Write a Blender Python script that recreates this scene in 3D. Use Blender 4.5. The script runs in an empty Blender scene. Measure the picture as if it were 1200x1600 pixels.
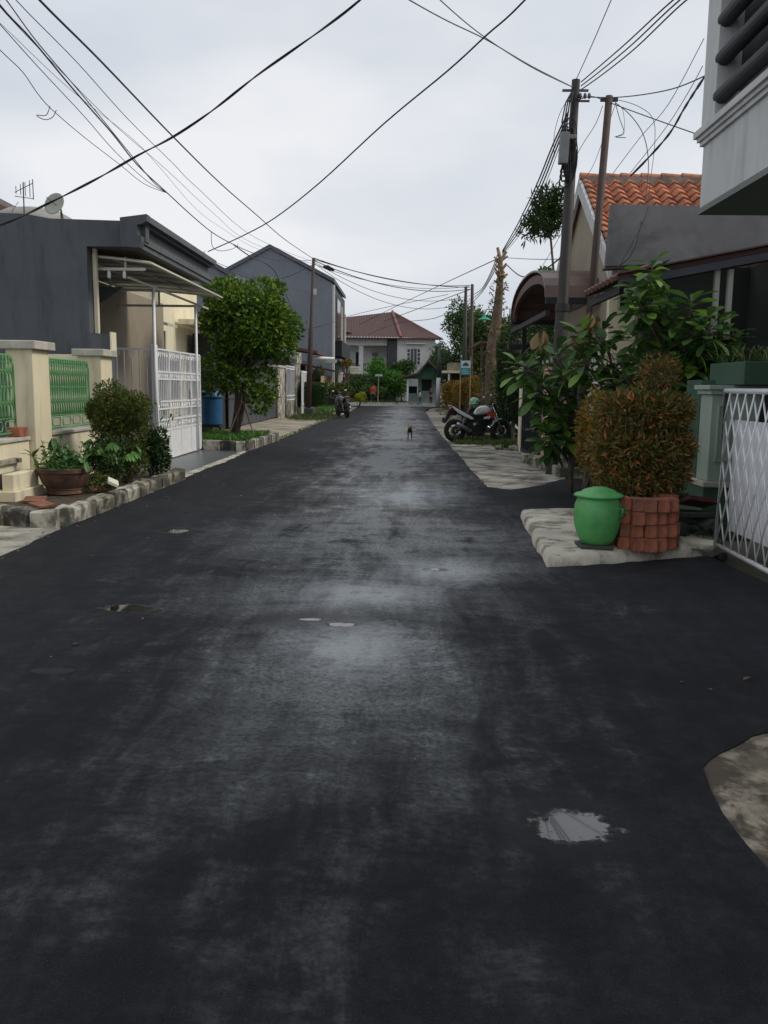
import bpy, bmesh, math, random
from mathutils import Vector, Matrix, noise
random.seed(7)
S = bpy.context.scene
COL = S.collection
R_ = math.radians

# ---------------------------------------------------------------- camera
F = 1340.0; EYE = 1.5; ROLL = 0.012
_c = Matrix.Rotation(ROLL, 3, 'Z') @ Vector((35 / F, 195 / F, -1))
_th = math.atan2(-_c.z, _c.y)
_v = Matrix.Rotation(_th, 3, 'X') @ _c
ROT = Matrix.Rotation(math.atan2(_v.x, _v.y), 3, 'Z') @ Matrix.Rotation(_th, 3, 'X') @ Matrix.Rotation(ROLL, 3, 'Z')
cam_d = bpy.data.cameras.new("camera"); cam = bpy.data.objects.new("camera", cam_d); COL.objects.link(cam)
cam.matrix_world = Matrix.Translation((0, 0, EYE)) @ ROT.to_4x4()
cam_d.sensor_fit = 'VERTICAL'; cam_d.sensor_height = 36.0; cam_d.lens = 36.0 * F / 1600.0
cam_d.clip_start = 0.05; cam_d.clip_end = 2000
S.camera = cam
S.render.resolution_x = 768; S.render.resolution_y = 1024

# ---------------------------------------------------------------- sky, sun, exposure
SUN_EL, SUN_AZ = 42, 92          # high soft light from the right-hand side of the street
w = bpy.data.worlds.new("World"); S.world = w; w.use_nodes = True
nt = w.node_tree; N = nt.nodes; L = nt.links; N.clear()
out = N.new('ShaderNodeOutputWorld'); bg = N.new('ShaderNodeBackground')
sky = N.new('ShaderNodeTexSky'); sky.sky_type = 'NISHITA'; sky.sun_disc = False
sky.sun_elevation = R_(SUN_EL); sky.sun_rotation = R_(SUN_AZ); sky.dust_density = 3
tc = N.new('ShaderNodeTexCoord'); mp = N.new('ShaderNodeMapping'); mp.inputs['Scale'].default_value = (1, 1, 2.6)
nz = N.new('ShaderNodeTexNoise'); nz.inputs['Scale'].default_value = 1.9; nz.inputs['Detail'].default_value = 5; nz.inputs['Roughness'].default_value = .45
cr = N.new('ShaderNodeValToRGB')
cr.color_ramp.elements[0].position = .36; cr.color_ramp.elements[0].color = (4.85, 5.3, 5.95, 1)
cr.color_ramp.elements[1].position = .64; cr.color_ramp.elements[1].color = (7.25, 7.3, 7.5, 1)
mx = N.new('ShaderNodeMix'); mx.data_type = 'RGBA'; mx.inputs['Factor'].default_value = .93
L.new(tc.outputs['Generated'], mp.inputs['Vector']); L.new(mp.outputs[0], nz.inputs['Vector'])
L.new(nz.outputs['Fac'], cr.inputs['Fac']); L.new(sky.outputs[0], mx.inputs['A']); L.new(cr.outputs[0], mx.inputs['B'])
L.new(mx.outputs['Result'], bg.inputs['Color']); bg.inputs['Strength'].default_value = .1
L.new(bg.outputs[0], out.inputs['Surface'])
sd = bpy.data.lights.new("sun", 'SUN'); sd.energy = 1.5; sd.angle = R_(16); sd.color = (1, .93, .80)
so = bpy.data.objects.new("sun", sd); COL.objects.link(so)
_sdir = Vector((math.sin(R_(SUN_AZ)) * math.cos(R_(SUN_EL)), math.cos(R_(SUN_AZ)) * math.cos(R_(SUN_EL)), math.sin(R_(SUN_EL))))
so.rotation_euler = _sdir.to_track_quat('Z', 'Y').to_euler()
S.view_settings.view_transform = 'Standard'; S.view_settings.look = 'None'
S.view_settings.exposure = 0.32; S.view_settings.gamma = 1.0; S.view_settings.use_curve_mapping = False

# ---------------------------------------------------------------- pixel -> place helpers (photo pixels, 1200x1600)
def ray(u, v): return ROT @ Vector(((u - 600) / F, -(v - 800) / F, -1))
CO = Vector((0, 0, EYE))
def G(u, v, z=0.0):
    d = ray(u, v); return CO + d * ((z - EYE) / d.z)
def at(u, v, Y):
    d = ray(u, v); return CO + d * (Y / d.y)
def ax(u, v, X):
    d = ray(u, v); return CO + d * (X / d.x)

# ---------------------------------------------------------------- materials
MATS = {}
def newmat(name):
    m = bpy.data.materials.new(name); m.use_nodes = True
    t = m.node_tree; b = t.nodes['Principled BSDF']
    MATS[name] = m
    return m, t, b
def tnoise(t, vec, scale, detail=4, rough=.55, dist=0):
    n = t.nodes.new('ShaderNodeTexNoise'); n.inputs['Scale'].default_value = scale
    n.inputs['Detail'].default_value = detail; n.inputs['Roughness'].default_value = rough; n.inputs['Distortion'].default_value = dist
    if vec: t.links.new(vec, n.inputs['Vector'])
    return n.outputs['Fac']
def tramp(t, fac, a, b, ca=(0, 0, 0, 1), cb=(1, 1, 1, 1)):
    r = t.nodes.new('ShaderNodeMapRange'); r.inputs['From Min'].default_value = a; r.inputs['From Max'].default_value = b
    t.links.new(fac, r.inputs['Value']); r.interpolation_type = 'SMOOTHSTEP'
    return r.outputs[0]
def tmath(t, op, a, b=None, clamp=False):
    n = t.nodes.new('ShaderNodeMath'); n.operation = op; n.use_clamp = clamp
    for i, x in enumerate((a, b)):
        if x is None: continue
        if isinstance(x, (int, float)): n.inputs[i].default_value = x
        else: t.links.new(x, n.inputs[i])
    return n.outputs[0]
def tmix(t, fac, a, b):
    n = t.nodes.new('ShaderNodeMix'); n.data_type = 'RGBA'
    if isinstance(fac, (int, float)): n.inputs['Factor'].default_value = fac
    else: t.links.new(fac, n.inputs['Factor'])
    for k, x in (('A', a), ('B', b)):
        if isinstance(x, tuple): n.inputs[k].default_value = (*x[:3], 1)
        else: t.links.new(x, n.inputs[k])
    return n.outputs['Result']
def tfix(t, a, b, f):     # float mix
    return tmath(t, 'ADD', tmath(t, 'MULTIPLY', f, b - a), a)
def tpos(t, scale=None):
    g = t.nodes.new('ShaderNodeTexCoord').outputs['Object']
    if scale:
        m = t.nodes.new('ShaderNodeMapping'); m.inputs['Scale'].default_value = scale
        t.links.new(g, m.inputs['Vector']); return m.outputs[0]
    return g
def tbump(t, b, h, strength, dist=.01):
    n = t.nodes.new('ShaderNodeBump'); n.inputs['Strength'].default_value = strength; n.inputs['Distance'].default_value = dist
    t.links.new(h, n.inputs['Height']); t.links.new(n.outputs[0], b.inputs['Normal'])
def pm(name, col, rough=.7, var=.18, vs=2.5, bump=.25, bs=60, stain=None, samt=.5, ss=1.6, streak=False, metal=0, coat=0, slo=.5, shi=.72):
    m, t, b = newmat(name)
    p = tpos(t)
    n1 = tnoise(t, p, vs, 6)
    dark = tuple(c * (1 - var) for c in col); lite = tuple(min(1, c * (1 + var)) for c in col)
    c = tmix(t, tramp(t, n1, .3, .7), dark, lite)
    if stain:
        ps = tpos(t, (1.0, 1.0, .16) if streak else (1, 1, 1))
        s = tramp(t, tnoise(t, ps, ss * (3 if streak else 1), 8, .65, .4), slo, shi)
        c = tmix(t, tmath(t, 'MULTIPLY', s, samt), c, stain)
    t.links.new(c, b.inputs['Base Color'])
    r = tfix(t, max(.05, rough - .1), min(1, rough + .1), n1)
    t.links.new(r, b.inputs['Roughness']); b.inputs['Metallic'].default_value = metal
    if coat: b.inputs['Coat Weight'].default_value = coat
    if bump: tbump(t, b, tnoise(t, p, bs, 5, .6), bump, .004)
    return m
def leafmat(name, ca, cb, cc=None, rough=.45, trans=.25):
    m, t, b = newmat(name)
    a = t.nodes.new('ShaderNodeAttribute'); a.attribute_name = 'rnd'
    f = a.outputs['Fac']
    c = tmix(t, tramp(t, f, .1, .9), ca, cb)
    if cc: c = tmix(t, tramp(t, f, .86, .93), c, cc)
    t.links.new(c, b.inputs['Base Color']); b.inputs['Roughness'].default_value = rough
    b.inputs['Specular IOR Level'].default_value = .35
    tr = t.nodes.new('ShaderNodeBsdfTranslucent'); t.links.new(c, tr.inputs['Color'])
    mxs = t.nodes.new('ShaderNodeMixShader'); mxs.inputs[0].default_value = trans
    o = t.nodes['Material Output']
    t.links.new(b.outputs[0], mxs.inputs[1]); t.links.new(tr.outputs[0], mxs.inputs[2]); t.links.new(mxs.outputs[0], o.inputs['Surface'])
    return m
def M(n): return MATS[n]

GRIME = (.035, .034, .03)
pm('dark_render', (.080, .088, .100), .85, .14, .9, .7, 22, stain=(.045, .05, .058), samt=.75, streak=True, slo=.45, shi=.7)
pm('dark_trim', (.10, .105, .115), .75, .12, 2, .2, stain=GRIME, samt=.5, streak=True)
pm('beige_plaster', (.29, .245, .185), .85, .08, 1.5, .2, stain=(.2, .17, .12), samt=.3)
pm('cream_wall', (.74, .67, .49), .85, .06, 1.5, .3, 40, stain=(.16, .15, .12), samt=.55, streak=True, slo=.52, shi=.78)
pm('cream_side', (.72, .64, .45), .85, .06, 1.5, .3, 40, stain=(.26, .22, .16), samt=.35, streak=True)
pm('peach_wall', (.55, .36, .25), .85, .08, 1.5, .3, 40, stain=(.14, .12, .09), samt=.5, streak=True)
pm('old_concrete', (.36, .34, .29), .92, .28, 2.6, 1, 22, stain=(.05, .048, .038), samt=.9, ss=1.5, slo=.42, shi=.6)
pm('rough_patch', (.26, .22, .165), .92, .5, 7, 1, 18, stain=(.045, .035, .025), samt=.9, ss=5, slo=.40, shi=.56)
pm('pale_slab', (.50, .47, .39), .92, .2, 4, 1, 24, stain=(.12, .105, .08), samt=.8, ss=3.2, slo=.47, shi=.62)
pm('cap_stone', (.46, .44, .38), .9, .2, 3, .6, 35, stain=(.10, .10, .08), samt=.7, ss=3)
pm('mossy_kerb', (.30, .28, .22), .92, .3, 3.5, 1, 28, stain=(.03, .032, .022), samt=.9, ss=2.6, slo=.42, shi=.56)
pm('black_paint_worn', (.04, .04, .038), .85, .3, 5, 1, 26, stain=(.26, .25, .20), samt=.85, ss=4, slo=.44, shi=.6)
pm('white_paint_worn', (.50, .47, .40), .85, .15, 5, .7, 30, stain=(.07, .07, .05), samt=.9, ss=3.0, slo=.42, shi=.58)
pm('soil', (.055, .040, .026), .95, .45, 8, 1, 40)
pm('dirt_ground', (.17, .155, .12), .95, .35, 1.1, .8, 25, stain=(.05, .06, .03), samt=.6, ss=.8)
pm('tan_drive', (.30, .265, .20), .92, .3, 1.5, .7, 25, stain=(.10, .085, .06), samt=.7, ss=.9, slo=.45, shi=.65)
pm('tile_drive', (.105, .115, .125), .35, .1, .8, .1, 30)
pm('grey_concrete', (.175, .175, .18), .92, .16, 1.2, .6, 30, stain=(.08, .08, .078), samt=.8, ss=.9, slo=.42, shi=.68)
pm('mid_grey', (.175, .195, .225), .88, .06, .6, .2, 20, stain=(.11, .12, .14), samt=.5, streak=True)
pm('mid_grey_trim', (.10, .11, .13), .85, .1, 1, .2)
pm('white_wall', (.66, .66, .64), .8, .05, 1, .2, 30, stain=(.30, .30, .28), samt=.45, streak=True)
pm('balcony_white', (.52, .53, .53), .8, .06, 1, .2, 30, stain=(.20, .205, .2), samt=.5, streak=True, slo=.48, shi=.8)
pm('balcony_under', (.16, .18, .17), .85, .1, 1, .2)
pm('green_light', (.32, .39, .33), .8, .06, 2, .2, stain=(.10, .13, .11), samt=.4, streak=True)
pm('green_dark', (.042, .095, .060), .75, .12, 2, .2)
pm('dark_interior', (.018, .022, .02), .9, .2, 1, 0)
pm('dark_stone', (.05, .05, .055), .7, .25, 5, .6, 20)
pm('white_metal', (.80, .81, .83), .4, .05, 6, .05, stain=(.30, .22, .15), samt=.35, ss=5, slo=.6, shi=.75)
pm('cream_metal', (.62, .60, .50), .45, .06, 5, .05, stain=(.3, .2, .1), samt=.35, ss=5)
pm('green_metal', (.125, .30, .12), .45, .12, 6, .1, stain=(.04, .09, .05), samt=.5, ss=6)
pm('black_metal', (.012, .013, .017), .7, .2, 4, .1)
pm('dark_grey_metal', (.06, .065, .08), .45, .1, 4, .1)
pm('rust_metal', (.048, .027, .022), .7, .3, 9, .3, stain=(.045, .03, .025), samt=.6, ss=6)
pm('pole_metal', (.030, .024, .022), .65, .3, 6, .2, stain=(.02, .02, .02), samt=.7, ss=3, slo=.45, shi=.6)
pm('cable', (.012, .012, .014), .6, .1, 4, 0)
pm('cable_grey', (.12, .12, .13), .6, .1, 4, 0)
pm('steel', (.45, .46, .48), .28, .08, 8, .02, metal=.85)
pm('grey_box', (.17, .18, .18), .6, .12, 5, .1, stain=(.08, .08, .08), samt=.5)
pm('orange_tile', (.40, .150, .078), .8, .3, 3.5, .4, 30, stain=(.07, .045, .035), samt=.75, ss=2.8, slo=.50, shi=.70)
pm('ridge_mortar', (.20, .18, .16), .9, .3, 4, .7, 30, stain=(.05, .05, .05), samt=.6)
pm('maroon_tile', (.066, .030, .027), .7, .15, 1.2, .2, 12)
pm('red_ridge', (.19, .08, .07), .7, .1, 2, .1)
pm('brown_sheet', (.12, .072, .058), .35, .2, 2, .05, stain=(.045, .03, .025), samt=.6, ss=1.5)
pm('brown_roof', (.10, .045, .035), .6, .2, 2, .2)
pm('post_grey', (.36, .36, .34), .5, .08, 1.5, .05)
leafmat('canopy_film', (.55, .54, .48), (.55, .54, .48), None, .5, .5)
pm('canopy_sheet', (.46, .46, .42), .4, .08, 1.5, .05, stain=(.25, .24, .2), samt=.5)
pm('terracotta', (.29, .10, .055), .9, .4, 9, .5, 50, stain=(.10, .05, .035), samt=.55, ss=5)
pm('terracotta_dark', (.21, .085, .052), .85, .3, 6, .5, 50, stain=(.07, .07, .04), samt=.65, ss=4)
pm('pot_clay', (.085, .045, .030), .85, .4, 7, 1, 26, stain=(.30, .22, .16), samt=.35, ss=7, slo=.58, shi=.7)
pm('paver_dark', (.045, .05, .045), .85, .3, 6, .5, 40, stain=(.06, .08, .05), samt=.5)
pm('paver_red', (.12, .04, .035), .8, .2, 6, .4, 40)
pm('bin_green', (.085, .36, .10), .5, .2, 5, .35, 30, stain=(.13, .20, .10), samt=.55, ss=5, slo=.5, shi=.64)
pm('bin_blue', (.02, .11, .26), .4, .12, 4, .1, stain=(.02, .06, .13), samt=.5, ss=3)
pm('rubber', (.012, .012, .012), .8, .15, 10, .2)
pm('plastic_black', (.014, .014, .016), .4, .1, 8, .05)
pm('paint_white', (.62, .63, .64), .22, .03, 8, 0, coat=.6)
pm('paint_red', (.45, .06, .035), .25, .05, 8, 0, coat=.6)
pm('paint_dark', (.02, .022, .03), .25, .1, 8, 0, coat=.6)
pm('helmet_green', (.06, .34, .13), .2, .05, 8, 0, coat=.8)
pm('tail_red', (.35, .01, .01), .25, .05, 8, 0)
pm('seat_vinyl', (.015, .015, .015), .55, .1, 12, .2)
pm('skin', (.28, .15, .09), .6, .05, 8, .05)
pm('hair', (.012, .009, .008), .6, .1, 12, .2)
pm('cloth_red', (.55, .03, .03), .9, .1, 8, .2)
pm('cloth_dark', (.022, .02, .03), .9, .1, 8, .2)
pm('cloth_white', (.6, .62, .68), .9, .05, 8, .2)
pm('cloth_denim', (.07, .10, .19), .9, .1, 8, .2)
pm('cloth_purple', (.05, .035, .06), .9, .1, 8, .2)
pm('dog_fur', (.30, .20, .10), .95, .2, 20, .4, 60, stain=(.015, .012, .01), samt=.95, ss=6, slo=.44, shi=.52)
pm('bark', (.10, .08, .06), .95, .35, 5, 1, 22, stain=(.04, .05, .03), samt=.6)
pm('bark_pale', (.125, .088, .062), .95, .3, 5, 1, 18, stain=(.09, .06, .04), samt=.7, ss=3)
pm('cut_wood', (.27, .19, .115), .85, .2, 6, .4)
pm('wood_panel', (.35, .26, .16), .7, .15, 3, .3, stain=(.2, .14, .08), samt=.5, streak=True)
pm('teal_print', (.03, .26, .24), .6, .05, 2, .05)
pm('banner_pale', (.42, .55, .60), .6, .1, 4, .05)
pm('lamp_green', (.02, .28, .17), .4, .05, 4, 0)
pm('sign_white', (.66, .66, .58), .6, .06, 3, .05)
pm('sign_text', (.42, .36, .12), .6, .06, 3, 0)
pm('paper', (.62, .60, .50), .8, .1, 8, .1)
pm('kiosk_green', (.20, .27, .25), .8, .08, 2, .1)
pm('kiosk_deep', (.035, .11, .07), .8, .1, 2, .1)
pm('dish_grey', (.33, .33, .28), .6, .12, 4, .1, stain=(.15, .15, .12), samt=.5)
pm('tank_grey', (.26, .26, .24), .7, .12, 2, .1, stain=(.12, .12, .1), samt=.5)
pm('bulb_white', (.75, .75, .75), .3, .02, 4, 0)
gm, gt, gb = newmat('glass_dark'); gb.inputs['Base Color'].default_value = (.02, .025, .03, 1); gb.inputs['Roughness'].default_value = .08
gt.links.new(tfix(gt, .05, .18, tnoise(gt, tpos(gt), 2)), gb.inputs['Roughness'])
leafmat('leaf_tree', (.035, .095, .010), (.13, .23, .02), (.29, .37, .04), .45)
leafmat('leaf_bush', (.035, .065, .012), (.11, .15, .022), (.19, .13, .03))
leafmat('leaf_red', (.06, .095, .022), (.27, .165, .045), (.46, .17, .06), .4)
leafmat('leaf_gold', (.11, .10, .015), (.33, .20, .03), (.36, .17, .04))
leafmat('leaf_mango', (.045, .105, .028), (.105, .21, .045), (.20, .34, .05), .38, .35)
leafmat('leaf_young', (.20, .15, .06), (.32, .23, .11), None, .5)
leafmat('leaf_herb', (.045, .12, .03), (.12, .24, .07), (.22, .33, .13))
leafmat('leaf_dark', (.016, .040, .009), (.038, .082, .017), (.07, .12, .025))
leafmat('leaf_far', (.028, .072, .016), (.075, .15, .032), (.13, .19, .05))
leafmat('leaf_bright', (.04, .13, .016), (.11, .27, .04), None)
leafmat('leaf_yellow', (.18, .22, .02), (.34, .36, .04), None)
leafmat('grass', (.03, .065, .012), (.075, .12, .028), (.12, .12, .04), .7)
leafmat('dead_leaf', (.16, .09, .04), (.25, .15, .07), None, .8)

# road: fresh damp asphalt; a thin film of grey dust and drying patches, with wet sheen painted into its colour, small puddles
def road_mat():
    m, t, b = newmat('fresh_asphalt')
    g = t.nodes.new('ShaderNodeNewGeometry').outputs['Position']
    wn = t.nodes.new('ShaderNodeTexNoise'); wn.inputs['Scale'].default_value = .8; wn.inputs['Detail'].default_value = 3; t.links.new(g, wn.inputs['Vector'])
    wv_ = t.nodes.new('ShaderNodeVectorMath'); wv_.operation = 'MULTIPLY_ADD'; wv_.inputs[1].default_value = (.38, .38, 0); t.links.new(wn.outputs['Color'], wv_.inputs[0]); t.links.new(g, wv_.inputs[2])
    gw = wv_.outputs[0]
    def mapped(s, rot=0):
        mm = t.nodes.new('ShaderNodeMapping'); mm.inputs['Scale'].default_value = s; mm.inputs['Rotation'].default_value = (0, 0, rot); t.links.new(gw if rot else g, mm.inputs['Vector']); return mm.outputs[0]
    sx = t.nodes.new('ShaderNodeSeparateXYZ'); t.links.new(g, sx.inputs[0]); X, Y = sx.outputs[0], sx.outputs[1]
    big = tnoise(t, mapped((.85, .5, 1)), .8, 5, .6, .25)
    med = tnoise(t, mapped((1, .9, 1)), 3.0, 9, .7, .35)
    fine = tnoise(t, mapped((1.0, 1.3, 1)), 14, 8, .7)
    grain = tnoise(t, g, 95, 5, .8)
    lanes = tnoise(t, mapped((2.2, .12, 1)), 1.0, 4, .6)
    s = tmath(t, 'ADD', tmath(t, 'MULTIPLY', big, .38), tmath(t, 'MULTIPLY', med, .30))
    s = tmath(t, 'ADD', s, tmath(t, 'MULTIPLY', fine, .20)); s = tmath(t, 'ADD', s, tmath(t, 'MULTIPLY', lanes, .12))
    # centre band: more film and painted sheen along the middle of the street
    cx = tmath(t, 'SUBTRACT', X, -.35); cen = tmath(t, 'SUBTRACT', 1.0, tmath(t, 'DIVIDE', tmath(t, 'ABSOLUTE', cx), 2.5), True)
    streak = tnoise(t, mapped((4.5, .6, 1), .12), 1.0, 8, .7, .3)
    wisp = tnoise(t, mapped((1.1, 2.4, 1), -.35), 1.5, 9, .72, .8)
    s = tmath(t, 'ADD', tmath(t, 'MULTIPLY', s, .58), tmath(t, 'ADD', tmath(t, 'MULTIPLY', streak, .22), tmath(t, 'MULTIPLY', wisp, .20)))
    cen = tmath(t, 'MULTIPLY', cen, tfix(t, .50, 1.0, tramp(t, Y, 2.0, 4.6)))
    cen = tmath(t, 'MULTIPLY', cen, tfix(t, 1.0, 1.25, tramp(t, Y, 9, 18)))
    s2 = tmath(t, 'ADD', s, tmath(t, 'MULTIPLY', tmath(t, 'SUBTRACT', cen, .5), .15))
    film = tmath(t, 'ADD', tmath(t, 'MULTIPLY', tramp(t, s2, .465, .585), .5), tmath(t, 'MULTIPLY', tramp(t, s2, .54, .63), .85), True)
    film = tmath(t, 'MAXIMUM', film, tmath(t, 'MULTIPLY', tramp(t, tmath(t, 'ADD', s, tmath(t, 'MULTIPLY', tmath(t, 'SUBTRACT', tnoise(t, mapped((1, 1, 1), .5), 9, 8, .75), .5), .18)), .43, .62), tfix(t, .10, .34, cen)))
    def blob(cx_, cy_, rx, ry, k=.9, lo=1.0, hi=.9):
        dx = tmath(t, 'DIVIDE', tmath(t, 'SUBTRACT', X, cx_), rx); dy = tmath(t, 'DIVIDE', tmath(t, 'SUBTRACT', Y, cy_), ry)
        d = tmath(t, 'SQRT', tmath(t, 'ADD', tmath(t, 'MULTIPLY', dx, dx), tmath(t, 'MULTIPLY', dy, dy)))
        d = tmath(t, 'ADD', d, tmath(t, 'MULTIPLY', tmath(t, 'SUBTRACT', med, .5), k))
        d = tmath(t, 'ADD', d, tmath(t, 'MULTIPLY', tmath(t, 'SUBTRACT', fine, .5), k))
        return tramp(t, d, lo, hi)
    def mx_(lst):
        r = lst[0]
        for q in lst[1:]: r = tmath(t, 'MAXIMUM', r, q)
        return r
    p1, p2, p3, p4 = G(893, 1290), G(482, 968), G(205, 950), G(85, 1048)
    pud = mx_([blob(p1.x + .02, p1.y, .13, .10, 2.4, 1.12, .80), blob(p2.x, p2.y, .09, .03, 2.0, 1.1, .7), blob(p2.x + .22, p2.y - .10, .10, .05, 3.4, 1.0, .7), blob(p3.x, p3.y, .20, .10, 1.2), blob(G(270, 830).x, G(270, 830).y, .16, .12, 2.2),
               blob(G(680, 890).x, G(680, 890).y, .10, .06, 3.2, 1.2, .4)])
    bright = mx_([blob(G(575, 930).x, G(575, 930).y, .55, .45, 1.6, 1.5, .1), blob(G(680, 893).x, G(680, 893).y, .45, .5, 1.8, 1.4, .1), blob(G(560, 1010).x, G(560, 1010).y, .4, .5, 2.2, 1.4, .2), blob(G(640, 770).x, G(640, 770).y, .8, 1.6, 2.2, 1.4, .2)])  # wet sheen highlights, painted as pale spots in the base colour
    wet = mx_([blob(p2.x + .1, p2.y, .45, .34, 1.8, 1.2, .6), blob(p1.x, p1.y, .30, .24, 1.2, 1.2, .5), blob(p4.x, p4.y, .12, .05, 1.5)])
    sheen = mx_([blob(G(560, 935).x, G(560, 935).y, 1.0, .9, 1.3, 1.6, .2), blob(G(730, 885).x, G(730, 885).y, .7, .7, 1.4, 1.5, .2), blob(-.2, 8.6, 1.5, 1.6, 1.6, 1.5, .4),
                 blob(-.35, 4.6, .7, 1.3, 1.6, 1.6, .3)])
    film_sheen = tmath(t, 'MAXIMUM', film, tmath(t, 'MULTIPLY', sheen, tramp(t, s, .42, .53)))  # sheen patches lighten the asphalt colour together with the film
    spk = tnoise(t, mapped((1, 1, 1), .8), 34, 6, .75)
    film_sheen = tmath(t, 'MULTIPLY', film_sheen, tfix(t, .45, 1.15, tramp(t, spk, .36, .60)))
    film_sheen = tmath(t, 'MULTIPLY', film_sheen, tmath(t, 'SUBTRACT', 1.0, tmath(t, 'MULTIPLY', wet, .7)))
    col = tmix(t, tmath(t, 'MULTIPLY', film_sheen, .85), (.0112, .0117, .0150), (.128, .138, .140))
    col = tmix(t, tmath(t, 'MULTIPLY', tramp(t, grain, .58, .72), .45), col, (.07, .07, .075))
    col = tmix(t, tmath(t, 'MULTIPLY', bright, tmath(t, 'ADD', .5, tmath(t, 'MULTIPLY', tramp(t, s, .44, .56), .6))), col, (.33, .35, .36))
    blue = tramp(t, tnoise(t, mapped((.7, .7, 1)), .9, 7, .7), .60, .70)
    col = tmix(t, tmath(t, 'MULTIPLY', blue, .5), col, (.022, .028, .055))
    col = tmix(t, pud, col, (.012, .012, .011))
    t.links.new(col, b.inputs['Base Color'])
    r = tfix(t, .80, .50, film_sheen)
    t.links.new(tmath(t, 'ADD', .14, tmath(t, 'ADD', tmath(t, 'MULTIPLY', film_sheen, .38), tmath(t, 'MULTIPLY', pud, 1.3))), b.inputs['Specular IOR Level'])
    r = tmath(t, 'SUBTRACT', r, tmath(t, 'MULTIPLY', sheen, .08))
    r = tmath(t, 'SUBTRACT', r, tmath(t, 'MULTIPLY', wet, .32))
    r = tmath(t, 'ADD', tmath(t, 'MULTIPLY', r, tmath(t, 'SUBTRACT', 1.0, pud)), tmath(t, 'MULTIPLY', pud, .03))
    t.links.new(r, b.inputs['Roughness'])
    grit = tnoise(t, g, 190, 3, .7)
    col2 = tmix(t, tmath(t, 'MULTIPLY', tramp(t, grit, .56, .70), .40), col, (.10, .10, .105)); col2 = tmix(t, tmath(t, 'MULTIPLY', tramp(t, grit, .42, .28), .5), col2, (.006, .006, .008)); t.links.new(tmix(t, pud, col2, (.012, .012, .011)), b.inputs['Base Color'])
    h = tmath(t, 'ADD', tmath(t, 'MULTIPLY', grain, .6), tmath(t, 'MULTIPLY', fine, .8))
    h = tmath(t, 'MULTIPLY', h, tmath(t, 'SUBTRACT', 1.0, pud))
    tbump(t, b, h, .8, .008)
road_mat()

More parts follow.
